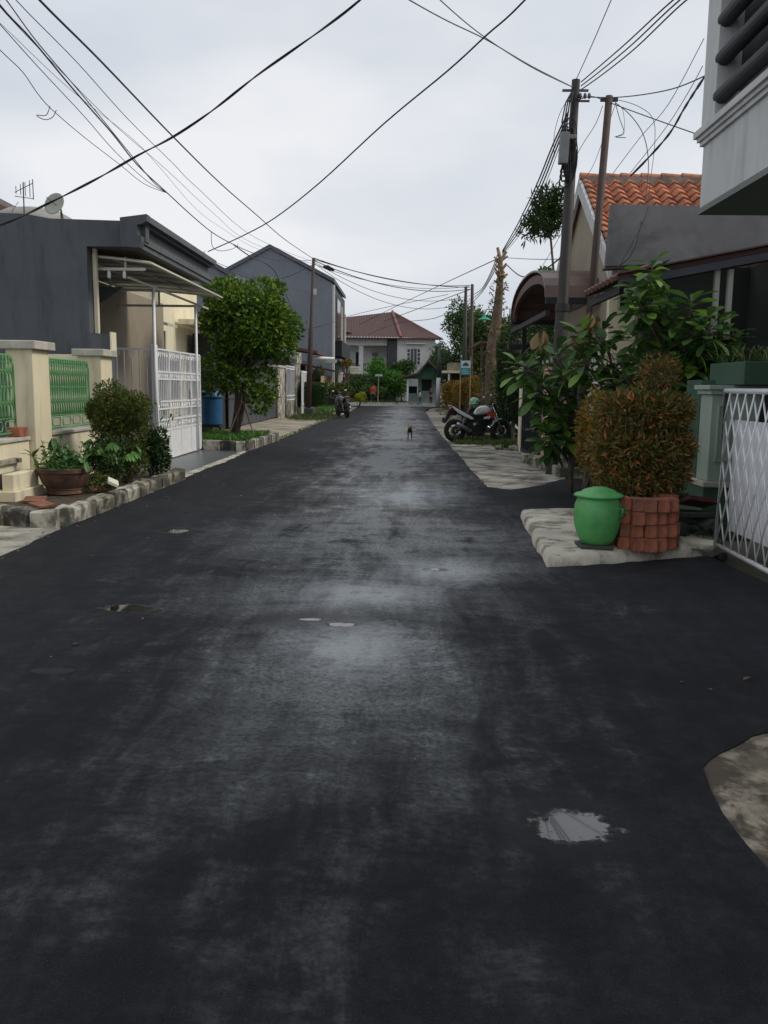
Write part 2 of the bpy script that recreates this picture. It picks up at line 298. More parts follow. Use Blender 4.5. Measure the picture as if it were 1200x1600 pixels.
# ---------------------------------------------------------------- mesh builder
WLOC = {}
class MB:
    def __init__(s): s.v = []; s.f = []; s.m = []; s.r = []; s.mi = 0
    def face(s, pts, r=0.0):
        i = len(s.v); s.v += [tuple(p) for p in pts]; s.f.append(tuple(range(i, i + len(pts)))); s.m.append(s.mi); s.r.append(r)
    def add(s, vs, fs):
        i = len(s.v); s.v += [tuple(p) for p in vs]
        for f in fs: s.f.append(tuple(i + k for k in f)); s.m.append(s.mi); s.r.append(0.0)
    def box(s, x0, x1, y0, y1, z0, z1):
        if x0 > x1: x0, x1 = x1, x0
        if y0 > y1: y0, y1 = y1, y0
        if z0 > z1: z0, z1 = z1, z0
        s.add([(x0, y0, z0), (x1, y0, z0), (x1, y1, z0), (x0, y1, z0), (x0, y0, z1), (x1, y0, z1), (x1, y1, z1), (x0, y1, z1)],
              [(0, 3, 2, 1), (4, 5, 6, 7), (0, 1, 5, 4), (1, 2, 6, 5), (2, 3, 7, 6), (3, 0, 4, 7)])
        return s
    def obox(s, c, size, mat=None):
        hx, hy, hz = [q / 2 for q in size]; mat = mat or Matrix.Identity(3); c = Vector(c)
        P = [(-hx, -hy, -hz), (hx, -hy, -hz), (hx, hy, -hz), (-hx, hy, -hz), (-hx, -hy, hz), (hx, -hy, hz), (hx, hy, hz), (-hx, hy, hz)]
        s.add([c + mat @ Vector(p) for p in P], [(0, 3, 2, 1), (4, 5, 6, 7), (0, 1, 5, 4), (1, 2, 6, 5), (2, 3, 7, 6), (3, 0, 4, 7)]); return s
    def bar(s, a, b, wd, ht=None):
        a = Vector(a); b = Vector(b); d = b - a; q = d.to_track_quat('Z', 'Y').to_matrix()
        return s.obox((a + b) / 2, (wd, ht or wd, d.length), q)
    def tube(s, pts, r, n=8, cap=True, closed=False):
        pts = [Vector(p) for p in pts]; k = len(pts)
        if k < 2: return s
        rs = r if isinstance(r, (list, tuple)) else [r] * k
        base = len(s.v); ref = None
        for i in range(k):
            if closed: d = pts[(i + 1) % k] - pts[i - 1]
            else: d = pts[min(i + 1, k - 1)] - pts[max(i - 1, 0)]
            if d.length < 1e-9: d = Vector((0, 0, 1))
            d.normalize()
            if ref is None:
                ref = Vector((0, 0, 1)) if abs(d.z) < .9 else Vector((1, 0, 0))
            u = ref - d * ref.dot(d)
            if u.length < 1e-6: u = d.orthogonal()
            u.normalize(); ref = u; w_ = d.cross(u)
            for j in range(n):
                a = 2 * math.pi * j / n
                s.v.append(tuple(pts[i] + (u * math.cos(a) + w_ * math.sin(a)) * rs[i]))
        rng = k if closed else k - 1
        for i in range(rng):
            for j in range(n):
                a = base + i * n + j; b = base + i * n + (j + 1) % n
                c = base + ((i + 1) % k) * n + (j + 1) % n; d_ = base + ((i + 1) % k) * n + j
                s.f.append((a, b, c, d_)); s.m.append(s.mi); s.r.append(0.0)
        if cap and not closed:
            s.f.append(tuple(base + j for j in reversed(range(n)))); s.m.append(s.mi); s.r.append(0.0)
            s.f.append(tuple(base + (k - 1) * n + j for j in range(n))); s.m.append(s.mi); s.r.append(0.0)
        return s
    def ring(s, c, R, r, ax_='y', n=14, m=6, sx=1, sz=1):
        pts = []
        for i in range(n):
            a = 2 * math.pi * i / n; p = (R * sx * math.cos(a), R * sz * math.sin(a))
            o = {'y': (p[0], 0, p[1]), 'x': (0, p[0], p[1]), 'z': (p[0], p[1], 0)}[ax_]
            pts.append(Vector(c) + Vector(o))
        return s.tube(pts, r, m, closed=True)
    def lathe(s, prof, c=(0, 0, 0), n=24, ax_='z', wob=0):
        base = len(s.v); c = Vector(c)
        for (r, z) in prof:
            for j in range(n):
                a = 2 * math.pi * j / n; rr = r * (1 + wob * math.sin(3 * a + z * 9))
                p = Vector((rr * math.cos(a), rr * math.sin(a), z))
                if ax_ == 'y': p = Vector((p.x, p.z, p.y))
                if ax_ == 'x': p = Vector((p.z, p.x, p.y))
                s.v.append(tuple(c + p))
        for i in range(len(prof) - 1):
            for j in range(n):
                s.f.append((base + i * n + j, base + i * n + (j + 1) % n, base + (i + 1) * n + (j + 1) % n, base + (i + 1) * n + j)); s.m.append(s.mi); s.r.append(0.0)
        s.f.append(tuple(base + j for j in reversed(range(n)))); s.m.append(s.mi); s.r.append(0.0)
        s.f.append(tuple(base + (len(prof) - 1) * n + j for j in range(n))); s.m.append(s.mi); s.r.append(0.0)
        return s
    def ell(s, c, rx, ry, rz, n=14, m=9):
        base_v = []; c = Vector(c); fs = []
        for i in range(m + 1):
            th = math.pi * i / m
            for j in range(n):
                a = 2 * math.pi * j / n
                base_v.append(c + Vector((rx * math.sin(th) * math.cos(a), ry * math.sin(th) * math.sin(a), rz * math.cos(th))))
        for i in range(m):
            for j in range(n):
                fs.append((i * n + j, (i + 1) * n + j, (i + 1) * n + (j + 1) % n, i * n + (j + 1) % n))
        s.add(base_v, fs); return s
    def prism(s, poly, axis, lo, hi):
        k = len(poly)
        def mk(p, h):
            if axis == 'z': return (p[0], p[1], h)
            if axis == 'y': return (p[0], h, p[1])
            return (h, p[0], p[1])
        vs = [mk(p, lo) for p in poly] + [mk(p, hi) for p in poly]
        fs = [tuple(range(k)), tuple(range(2 * k - 1, k - 1, -1))] + [(i, (i + 1) % k, k + (i + 1) % k, k + i) for i in range(k)]
        s.add(vs, fs); return s
    def sweep(s, path, wd, z0, z1, jit=0, seg=.25):
        pts = []
        for a, b in zip(path[:-1], path[1:]):
            a = Vector((*a[:2], 0)); b = Vector((*b[:2], 0)); k = max(1, int((b - a).length / seg))
            pts += [a.lerp(b, i / k) for i in range(k)]
        pts.append(Vector((*path[-1][:2], 0))); base = len(s.v)
        for i, p in enumerate(pts):
            d = (pts[min(i + 1, len(pts) - 1)] - pts[max(i - 1, 0)]).normalized(); nn = Vector((-d.y, d.x, 0))
            j = lambda: random.uniform(-jit, jit)
            for (o, z) in ((-.5, z0), (-.5, z1 - .03), (-.36, z1), (.36, z1), (.5, z1 - .03), (.5, z0)):
                q = p + nn * (o * wd + j()); s.v.append((q.x, q.y, z + (j() if z > z0 else 0)))
        for i in range(len(pts) - 1):
            for j in range(6):
                s.f.append((base + i * 6 + j, base + i * 6 + (j + 1) % 6, base + (i + 1) * 6 + (j + 1) % 6, base + (i + 1) * 6 + j)); s.m.append(s.mi); s.r.append(0.0)
        s.f.append(tuple(base + j for j in range(6))); s.f.append(tuple(base + (len(pts) - 1) * 6 + j for j in reversed(range(6)))); s.m += [s.mi] * 2; s.r += [0.0] * 2
        return s
    def leaf(s, p, d, up, ln, wd, curl=.25, seg=1):
        d = d.normalized(); sd_ = d.cross(up)
        if sd_.length < 1e-4: sd_ = d.orthogonal()
        sd_.normalize(); nn = sd_.cross(d); r = random.random()
        if seg == 1:
            m = p + d * ln * .5 + nn * (curl * ln * .12); e = p + d * ln - nn * curl * ln * .25
            s.face((p, m + sd_ * wd / 2 + nn * wd * .12, e, m - sd_ * wd / 2 + nn * wd * .12), r)
        else:
            prof = [(0, .06), (.2, .45), (.45, .85), (.70, 1), (.90, .66), (1, .08)]
            b = len(s.v)
            for (tt, ww) in prof:
                q = p + d * (ln * tt) - nn * (curl * ln * tt * tt)
                s.v += [tuple(q + sd_ * ww * wd / 2 + nn * ww * wd * .13), tuple(q), tuple(q - sd_ * ww * wd / 2 + nn * ww * wd * .13)]
            for i in range(5):
                for (a, c) in ((0, 1), (1, 2)):
                    s.f.append((b + i * 3 + a, b + i * 3 + c, b + i * 3 + 3 + c, b + i * 3 + 3 + a)); s.m.append(s.mi); s.r.append(r)
    def build(s, name, mat, parent=None, smooth=False, bevel=0, leaves=False, auto=False, loc=None):
        if parent is not None: org = WLOC[parent.name]
        elif loc is not None: org = Vector(loc)
        else:
            xs = [p[0] for p in s.v]; ys = [p[1] for p in s.v]; zs = [p[2] for p in s.v]
            org = Vector(((min(xs) + max(xs)) / 2, (min(ys) + max(ys)) / 2, min(zs)))
        me = bpy.data.meshes.new(name)
        me.from_pydata([(p[0] - org.x, p[1] - org.y, p[2] - org.z) for p in s.v], [], s.f)
        mats = mat if isinstance(mat, (list, tuple)) else [mat]
        for q in mats: me.materials.append(M(q))
        if len(mats) > 1: me.polygons.foreach_set('material_index', s.m)
        if leaves:
            a = me.attributes.new('rnd', 'FLOAT', 'FACE'); a.data.foreach_set('value', s.r)
        else:
            bm = bmesh.new(); bm.from_mesh(me)
            bmesh.ops.remove_doubles(bm, verts=bm.verts, dist=1e-5)
            bmesh.ops.recalc_face_normals(bm, faces=bm.faces); bm.to_mesh(me); bm.free()
        if smooth: me.polygons.foreach_set('use_smooth', [True] * len(me.polygons))
        o = bpy.data.objects.new(name, me); COL.objects.link(o)
        if parent is not None: o.parent = parent
        else: o.location = org
        WLOC[o.name] = org
        if auto: 
            md = o.modifiers.new('edge', 'EDGE_SPLIT'); md.split_angle = R_(40)
        if bevel:
            md = o.modifiers.new('bevel', 'BEVEL'); md.width = bevel; md.segments = 2; md.limit_method = 'ANGLE'; md.angle_limit = R_(40)
        return o
def tag(o, label=None, cat=None, group=None, kind=None):
    if label: o['label'] = label
    if cat: o['category'] = cat
    if group: o['group'] = group
    if kind: o['kind'] = kind
    return o
def thing(name, loc, label, cat, group=None):
    o = bpy.data.objects.new(name, None); COL.objects.link(o); o.location = loc; o.empty_display_size = .1
    WLOC[o.name] = Vector(loc); tag(o, label, cat, group); return o
def struct(o): o['kind'] = 'structure'; return o
def B(*a): return MB().box(*a)
def rnd(a, b): return random.uniform(a, b)
def rvec():
    while True:
        v = Vector((rnd(-1, 1), rnd(-1, 1), rnd(-1, 1)))
        if .01 < v.length < 1: return v.normalized()

# leaves spread through lumpy ellipsoids
def foliage(mb, blobs, n, ln, wd, shell=.55, up=.25, rough=.3, seg=1, curl=.3, box=None, out_=1.0):
    tot = sum((b[1][0] * b[1][1] + b[1][1] * b[1][2] + b[1][0] * b[1][2]) for b in blobs)
    for (c, r) in blobs:
        c = Vector(c); k = int(n * (r[0] * r[1] + r[1] * r[2] + r[0] * r[2]) / tot)
        for _ in range(k):
            d = rvec(); q = 1 + rough * noise.noise(c + d * 2.2) + rough * .6 * noise.noise(c * 3 + d * 5)
            t = (shell + (1 - shell) * random.random() ** .6) * q
            if box:
                mxx = max(abs(d.x), abs(d.y), abs(d.z)); bd = d / mxx; d2 = d.lerp(bd, box)
            else: d2 = d
            p = c + Vector((d2.x * r[0], d2.y * r[1], d2.z * r[2])) * t
            dr = (d * out_ + rvec() * .9 + Vector((0, 0, up))).normalized()
            l = ln * rnd(.65, 1.25)
            mb.leaf(p, dr, (d + rvec() * .5).normalized(), l, wd * l / ln * rnd(.85, 1.15), curl, seg)
    return mb
def limb(a, b, sag=.1, k=5):
    a = Vector(a); b = Vector(b); L_ = (b - a).length; o = rvec() * L_ * sag
    return [a.lerp(b, i / k) + o * math.sin(math.pi * i / k) for i in range(k + 1)]
def make_tree(name, label, base, blobs, n, ln, wd, leaf, trunk_r=.12, trunk_h=None, bark='bark', group=None, shell=.45, rough=.35, cat='tree', multi=1, lean=(0, 0)):
    base = Vector(base); t = thing(name, base, label, cat, group)
    cz = min(b[0][2] - b[1][2] for b in blobs); th = trunk_h or (cz - base.z + .3)
    cc = sum((Vector(b[0]) for b in blobs), Vector()) / len(blobs)
    mb = MB()
    for q in range(multi):
        off = Vector((rnd(-.1, .1), rnd(-.1, .1), 0)) * (multi > 1)
        top = Vector((base.x + (cc.x - base.x) * .5 + lean[0], base.y + (cc.y - base.y) * .5 + lean[1], base.z + th)) + off * 2.5
        p = limb(base + off, top, .05, 6)
        mb.tube(p, [trunk_r * (1.25 - .12 * i) / (multi ** .5) for i in range(7)], 9)
    mb.build('trunk', bark, t, smooth=True)
    mb = MB(); pts = [b[0] for b in blobs]; random.shuffle(pts)
    for b in pts[:14]: mb.tube(limb(top + Vector((0, 0, -.05)), Vector(b), .12), [trunk_r * .5 * (1 - .16 * i) for i in range(6)], 6)
    mb.build('branches', bark, t, smooth=True)
    foliage(MB(), blobs, n, ln, wd, shell, .15, rough).build('crown', leaf, t, leaves=True) if False else None
    m2 = foliage(MB(), blobs, n, ln, wd, shell, .15, rough); m2.build('crown', leaf, t, leaves=True)
    return t
def cluster(c, r, k, sub=.42):
    """lumpy crown: k smaller ellipsoids spread over a big one"""
    c = Vector(c); o = [(tuple(c), tuple(q * .62 for q in r))]
    for i in range(k):
        d = rvec(); d.z = d.z * .9
        p = c + Vector((d.x * r[0], d.y * r[1], d.z * r[2])) * rnd(.5, .72)
        s_ = sub * rnd(.75, 1.15)
        o.append((tuple(p), (r[0] * s_, r[1] * s_, r[2] * s_)))
    return o
def grass_patch(name, poly_fn, n, h, mat='grass', label=None, parent=None):
    mb = MB()
    for _ in range(n):
        x, y, z = poly_fn(); d = Vector((rnd(-.6, .6), rnd(-.6, .6), 1)).normalized()
        mb.leaf(Vector((x, y, z)), d, rvec(), h * rnd(.5, 1.2), h * .16, .6)
    o = mb.build(name, mat, parent, leaves=True)
    if parent is None: tag(o, label, 'grass', kind='stuff')
    return o
# ================================================================ SETTING
struct(B(-120, 120, -12, 240, -.4, -.10).build('ground', 'dirt_ground'))
def wobble(pts, amp=.05, seg=.35, freq=1.3, closed=True):
    o = []
    for i in range(len(pts)):
        a = Vector((*pts[i], 0)); b = Vector((*pts[(i + 1) % len(pts)], 0)); k = max(1, min(60, int((b - a).length / seg)))
        for j in range(k):
            p = a.lerp(b, j / k); n = noise.noise_vector(p * freq) * amp + noise.noise_vector(p * freq * 4) * amp * .4
            o.append((p.x + n.x, p.y + n.y))
    return o
def gxy(u, v, z=0.0): p = G(u, v, z); return (p.x, p.y)
roadp = [(-3.45, -8), gxy(0, 868), (-3.55, 9), (-3.57, 13.6), (-3.6, 20), (-3.55, 24), (-3.55, 34), (-3.5, 42), (-3.3, 50), (-3.5, 58), (-3.7, 68.5),
         (2.6, 68.5), (1.9, 64), (1.25, 58), (1.12, 40), (1.15, 24), (1.22, 17), (1.28, 13.1), (1.6, 12.75), (2.2, 13.6), (2.75, 14.6), (3.6, 14.6), (3.75, 11.2), (2.9, 10.3), (2.1, 10.25),
         gxy(815, 806), gxy(835, 850), gxy(858, 886), gxy(1000, 878), gxy(1104, 868), (2.88, 6.9), (2.9, 5.2), (2.3, 4.1), gxy(1170, 1150), gxy(1120, 1175), gxy(1097, 1200), gxy(1130, 1270), gxy(1200, 1365), (1.35, 2.2), (1.35, 0), (1.35, -8)]
rp = wobble(wobble(roadp, .045), .028, .09, 6)
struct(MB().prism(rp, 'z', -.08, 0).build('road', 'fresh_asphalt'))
pm('old_asphalt', (.135, .135, .14), .8, .2, .5, .3, 20)
struct(B(-60, 60, 68.8, 77.2, -.08, -.01).build('cross_road', 'old_asphalt'))
struct(MB().prism(wobble([(.9, -8), (8, -8), (8, 5.5), (2.8, 5.5), (2.0, 4.3), (1.0, 3.9)], .03), 'z', -.09, -.006).build('old_pavement', 'rough_patch'))
struct(MB().prism(wobble([(.9, 12.4), (4.0, 12.4), (4.0, 14.3), (2.75, 14.5), (2.9, 18), (2.85, 24.5), (1.9, 23.5), (1.0, 23)], .06), 'z', -.09, -.02).build('concrete_apron', 'old_concrete'))
struct(MB().prism([(-12, 13.72), (-3.5, 13.72), (-3.5, 20.4), (-5.2, 20.5), (-5.3, 24.5), (-12, 24.5)], 'z', -.09, -.012).build('tiled_driveway', 'tile_drive'))
struct(MB().prism(wobble([(-3.78, 13.72), (-3.42, 13.72), (-3.45, 19.7), (-3.75, 19.7)], .03), 'z', -.09, -.004).build('driveway_edge', 'pale_slab'))
struct(MB().prism(wobble([(-9, 24.2), (-3.4, 24.2), (-3.4, 45), (-3.5, 56), (-6.2, 56), (-6.2, 30), (-9, 30)], .06), 'z', -.09, -.015).build('left_verge', 'tan_drive'))
struct(MB().prism(wobble([(-9, -6), (-3.3, -6), (-3.3, 8.75), (-9, 9.9)], .03), 'z', -.09, -.02).build('corner_pavement', 'old_concrete'))
struct(MB().prism(wobble([(1.0, 23.2), (6, 23.2), (6, 66), (1.9, 66), (1.1, 50)], .08), 'z', -.095, -.03).build('right_verge', 'dirt_ground'))
struct(B(-60, 60, 77.2, 77.45, -.09, .12).build('far_kerb', 'pale_slab'))
struct(B(-60, 60, 77.45, 120, -.09, .06).build('far_bank', 'soil'))
# right-hand yard floors
struct(B(3.6, 12, 10.4, 14.7, -.09, .012).build('yard_floor', 'grey_concrete'))

# raised concrete island on the right
isl = wobble([gxy(815, 806), gxy(835, 850), gxy(858, 884), gxy(930, 880), gxy(1000, 873), gxy(1104, 862), (3.1, 8.3), (3.1, 10.5), (2.05, 10.3)], .025, .2)
m_ = MB(); k_ = len(isl); cx_ = sum(p[0] for p in isl) / k_; cy_ = sum(p[1] for p in isl) / k_
rings_ = [(1.03, -.05), (1.0, .055), (.97, .085), (.9, .095)]
base_ = len(m_.v)
for (s_, z_) in rings_:
    for p in isl:
        q = Vector((cx_ + (p[0] - cx_) * s_, cy_ + (p[1] - cy_) * s_, 0)); q.z = z_ + .012 * noise.noise(q * 3); m_.v.append(tuple(q))
for a in range(3):
    for i in range(k_):
        m_.f.append((a * k_ + i, a * k_ + (i + 1) % k_, (a + 1) * k_ + (i + 1) % k_, (a + 1) * k_ + i)); m_.m.append(0); m_.r.append(0)
m_.f.append(tuple(3 * k_ + i for i in range(k_))); m_.m.append(0); m_.r.append(0)
struct(m_.build('concrete_island', 'pale_slab', smooth=True, auto=True))

# ================================================================ LEFT: planting bed
KB = [(-8, 9.75), (-5.2, 9.6), (-4.3, 9.1), (-3.85, 8.8), (-3.66, 9.0), (-3.64, 11), (-3.64, 13.6)]
struct(MB().prism([(-5.0, 9.8), (-3.8, 9.0), (-3.66, 13.65), (-4.9, 13.7)], 'z', -.09, .10).build('bed_soil', 'soil'))
kn = 0
for a, b, col_ in [((-8, 9.85), (-5.0, 9.62), 'mossy_kerb'), ((-4.98, 9.6), (-4.3, 9.18), 'white_paint_worn'), ((-4.28, 9.15), (-3.98, 8.98), 'black_paint_worn'), ((-3.96, 8.96), (-3.7, 8.98), 'white_paint_worn'),
                   ((-3.68, 9.02), (-3.66, 9.75), 'white_paint_worn'), ((-3.66, 9.77), (-3.65, 10.35), 'mossy_kerb'), ((-3.65, 10.37), (-3.64, 10.75), 'black_paint_worn'), ((-3.64, 10.77), (-3.64, 11.3), 'white_paint_worn'),
                   ((-3.64, 11.32), (-3.63, 12.3), 'mossy_kerb'), ((-3.63, 12.32), (-3.6, 13.6), 'mossy_kerb')]:
    o = MB().sweep([a, b], .2, -.08, .165, .02, .12).build('kerb_stone', col_)
    nm = ['mossy kerb stone running off the left edge below the house steps', 'whitish kerb stone just left of the black-painted kerb at the bed corner', 'black-painted kerb stone at the near corner of the flower bed', 'white worn kerb stone turning the near corner of the flower bed',
          'white worn kerb stone first along the road after the corner', 'mossy kerb stone in front of the clay pot', 'short black-painted kerb stone beside the clay pot', 'short white-painted kerb stone right after the black one beyond the pot',
          'long mossy kerb stone in front of the low plants', 'last mossy kerb stone of the bed before the tiled driveway'][kn]
    tag(o, nm, 'kerb stone', 'kerb stones round the flower bed'); kn += 1
# litter on the bed
o = MB().obox((-3.78, 10.95, .24), (.14, .20, .035), Matrix.Rotation(.5, 3, 'Y') @ Matrix.Rotation(.4, 3, 'Z')).obox((-3.9, 11.05, .22), (.1, .12, .03), Matrix.Rotation(-.3, 3, 'Y')).build('paper_box', 'paper'); tag(o, 'crumpled cream paper box lying on the flower bed kerb', 'litter')
for i, (x, y, rz, lb) in enumerate([(-4.0, 11.0, .4, 'broken terracotta tile behind the cream paper box'), (-4.1, 9.5, 1.2, 'flat broken terracotta tile left of the kerb corner in the bed'), (-4.35, 9.9, .2, 'dark red broken tile beneath the clay pot')]):
    o = MB().obox((x, y, .14), (.24, .18, .03), Matrix.Rotation(rz, 3, 'Z') @ Matrix.Rotation(.2, 3, 'X')).build('broken_tile', 'terracotta_dark', bevel=.004); tag(o, lb, 'tile')

# clay pot with herbs
PX, PY = -4.33, 10.75
t = thing('clay_pot', (PX, PY, .1), 'large weathered reddish clay pot with herbs on the flower bed', 'plant pot')
MB().lathe([(.20, .0), (.225, .02), (.215, .045), (.215, .07), (.225, .075), (.22, .085), (.27, .15), (.305, .24), (.315, .28), (.335, .29), (.34, .335), (.32, .345), (.30, .32)], (PX, PY, .1), 40, wob=.008).build('body', 'pot_clay', t, smooth=True, auto=True)
MB().lathe([(.305, 0), (.305, .01)], (PX, PY, .405), 30).build('soil', 'soil', t)
t = thing('herb_plant', (PX, PY, .45), 'light green leafy herbs growing in the clay pot', 'plant')
mb = MB(); mf = MB()
for i in range(34):
    a = rnd(0, 6.28); r = rnd(.02, .28); p = Vector((PX + r * math.cos(a), PY + r * math.sin(a), .45)); q = p + Vector((rnd(-.12, .12), rnd(-.12, .12), rnd(.10, .34)))
    mb.tube([p, p.lerp(q, .5) + rvec() * .01, q], .004, 5)
    for _ in range(10): mf.leaf(p.lerp(q, rnd(.4, 1)), (rvec() + Vector((0, 0, .2))).normalized(), Vector((0, 0, 1)), rnd(.04, .08), rnd(.03, .05), .4, 2)
for (dx, dz) in ((-.35, .12), (.3, .08), (-.1, .36)):
    for k in range(6): mf.leaf(Vector((PX + dx, PY - .1, .45 + dz)), (rvec() + Vector((0, 0, .1))).normalized(), Vector((0, 0, 1)), .15, .07, .5, 2)
    mb.tube([(PX + dx * .3, PY, .45), (PX + dx * .8, PY - .08, .45 + dz * .9), (PX + dx, PY - .1, .45 + dz)], .005, 5)
foliage(mf, [((PX, PY, .46), (.29, .29, .06))], 900, .05, .025)
mb.build('stems', 'leaf_bright', t, leaves=True); mf.build('leaves', 'leaf_herb', t, leaves=True)

# round bush
def bush(name, label, blobs, n, ln, wd, mat, base, stems=12, sr=.012, cat='bush', group=None, rough=.2, shell=.6, box=None, seg=1, bark='bark', cover=1.0):
    t = thing(name, base, label, cat, group); mb = MB(); base = Vector(base)
    for i in range(stems):
        b = random.choice(blobs); e = Vector(b[0]) + Vector([rvec()[k] * b[1][k] * .75 for k in range(3)])
        mb.tube(limb(base + Vector((rnd(-.05, .05), rnd(-.05, .05), 0)), e, .08), [sr * (1.3 - .2 * k) for k in range(6)], 5)
    mb.build('stems', bark, t)
    foliage(MB(), blobs, n, ln, wd, shell, .2, rough, seg, box=box).build('leaves', mat, t, leaves=True); return t
foo = foliage
bush('round_bush', 'rounded brown-green clipped bush above the kerb by the white gate', cluster((-4.15, 12.3, 1.12), (.54, .50, .43), 18, .42) + [((-4.12, 12.3, .82), (.42, .4, .22))], 19000, .045, .02, 'leaf_bush', (-4.15, 12.3, .1), 40, .008, rough=.15, shell=.5)
bush('dark_shrub', 'dark glossy shrub at the far end of the flower bed', cluster((-3.82, 12.9, .50), (.26, .36, .36), 8, .45), 2600, .06, .032, 'leaf_dark', (-3.85, 12.9, .1), 14, .007)
bush('low_shrub', 'low twiggy dark green shrub right of the clay pot', cluster((-4.0, 11.5, .46), (.34, .45, .38), 10, .45), 4200, .05, .026, 'leaf_dark', (-4.05, 11.5, .1), 18, .006, rough=.4, shell=.3)
bush('creeping_plant', 'small creeping plant squeezed between clay pot and low shrub', [((-3.98, 10.95, .22), (.14, .2, .12)), ((-4.0, 11.3, .2), (.2, .2, .1))], 700, .05, .025, 'leaf_bush', (-3.98, 10.95, .1), 6, .004)
bush('leafy_weeds', 'mixed leafy weeds filling the bed beneath the round bush', cluster((-3.95, 12.15, .38), (.26, .55, .26), 8, .5), 2600, .06, .03, 'leaf_bush', (-3.95, 12.1, .1), 20, .005, rough=.5, shell=.25)
t = thing('cassava_plant', (-4.0, 11.7, .1), 'drooping blue-green palmate leaves between the two dark shrubs', 'plant'); mb = MB(); mf = MB()
for i in range(13):
    a = rnd(0, 6.28); p = Vector((-4.0, 11.7, .1)); q = p + Vector((.3 * math.cos(a), .35 * math.sin(a), rnd(.45, .72)))
    mb.tube(limb(p, q, .05), .005, 5)
    for k in range(7):
        aa = a + (k - 3) * .45; mf.leaf(q, Vector((math.cos(aa), math.sin(aa), -.35)), Vector((0, 0, 1)), rnd(.12, .17), .045, .5, 2)
mb.build('stems', 'bark', t); mf.build('leaves', 'leaf_bright', t, leaves=True)
t = thing('sapling', (-3.72, 13.3, .1), 'thin sapling with pale airy leaves in front of the white gate', 'plant'); mb = MB(); mf = MB()
for (dx, h) in ((-.12, 1.1), (.08, 1.22), (.28, 1.05), (-.3, .95), (.02, .9)):
    q = Vector((-3.95 + dx, 13.3 + dx * .3, h)); mb.tube(limb((-3.82, 13.3, .1), q, .08), .006, 5)
    for k in range(16): mf.leaf(q + Vector((rnd(-.14, .14), rnd(-.1, .1), rnd(-.08, .06))), (rvec() + Vector((0, 0, -.2))).normalized(), Vector((0, 0, 1)), rnd(.05, .09), .03, .4, 2)
mb.build('stems', 'bark', t); mf.build('leaves', 'leaf_herb', t, leaves=True)

# ================================================================ LEFT: first house front (fence)
def pillar(name, x0, x1, y0, y1, z1, label, side='cream_side', front='cream_wall', cap='cap_stone', over=.07, z0=-.08, ct=.11, grp=None, cat='pillar'):
    t = thing(name, ((x0 + x1) / 2, (y0 + y1) / 2, z0), label, cat, grp)
    MB().box(x0, x1, y0, y1, z0, z1).build('shaft', side, t, bevel=.008)
    MB().box(x0 - over, x1 + over, y0 - over, y1 + over, z1, z1 + ct).build('cap', cap, t, bevel=.012)
    return t
pillar('fence_pillar', -5.2, -4.85, 11.16, 11.68, 1.93, 'thick cream fence pillar between the two green railings')
pillar('fence_pillar', -5.22, -4.85, 13.68, 14.2, 1.93, 'cream fence pillar with stone cap below the dark house wall')
def lowwall(name, y0, y1, label, z1=.84):
    t = thing(name, (-5.03, (y0 + y1) / 2, -.08), label, 'low wall')
    MB().box(-5.12, -4.94, y0, y1, -.08, z1).build('masonry', 'cream_wall', t)
    MB().box(-5.15, -4.91, y0 + .002, y1 - .002, z1, z1 + .045).build('coping', 'cap_stone', t, bevel=.006)
lowwall('boundary_wall', 11.69, 13.67, 'low cream wall under the green railing beside the round bush', .78)
o = B(-6.4, -5.23, 13.86, 14.05, -.08, 1.96).build('cross_wall', 'cream_wall'); tag(o, 'short cream cross wall closing the yard against the dark house', 'wall')
lowwall('boundary_wall', 4.5, 11.15, 'low stained cream wall under the leftmost green railing', .76)

def green_rail(name, y0, y1, label, x=-5.03):
    t = thing(name, (x, (y0 + y1) / 2, .83), label, 'railing', 'green ornamental railings')
    z0, z1, zb, zt = .86, 1.04, 1.09, 1.84
    fr = MB()
    for z in (z0, z1): fr.tube([(x, y0, z), (x, y1, z)], .014, 6)
    c = .12; fr.tube([(x, y0 + .02, z0), (x, y0 + .02, zt - c), (x, y0 + c, zt), (x, y1 - c, zt), (x, y1 - .02, zt - c), (x, y1 - .02, z0)], .016, 6)
    fr.build('frame', 'green_metal', t, smooth=True)
    n = int((y1 - y0) / .088); m1 = MB(); dy = (y1 - y0 - .1) / n
    for i in range(n):
        yc = y0 + .05 + dy * (i + .5)
        for sgn in (1, -1):
            pts = []
            for k in range(17):
                s = k / 16; pts.append((x + .008 * sgn, yc + sgn * dy * .48 * abs(math.cos(s * math.pi * 2.0)) ** .8, z1 + (zt - z1) * s))
            m1.tube(pts, .0105, 5)
        m1.tube([(x - .012, yc, z1), (x - .012, yc, zt)], .006, 5)
        for s in (.25, .5, .75): m1.ell((x, yc, z1 + (zt - z1) * s), .014, .014, .02, 6, 4)
        m1.ring((x, yc, zt - .06), .035, .006, 'x', 10, 4)
    m1.build('scrollwork', 'green_metal', t, smooth=True)
    m2 = MB(); k = int((y1 - y0) / .32)
    for i in range(k):
        yc = y0 + (y1 - y0) * (i + .5) / k; hw = (y1 - y0) / k * .34
        m2.tube([(x, yc - hw, z0 + .03), (x, yc + hw, z0 + .03), (x, yc + hw + .02, z0 + .09), (x, yc + hw, z1 - .03), (x, yc - hw, z1 - .03), (x, yc - hw - .02, z0 + .09)], .009, 5, closed=True)
    m2.build('lower_band', 'green_metal', t, smooth=True)
green_rail('green_railing', 11.72, 13.62, 'green ornamental railing behind the round bush')
green_rail('green_railing', 8.6, 11.0, 'green ornamental railing with rounded corner at the left edge')
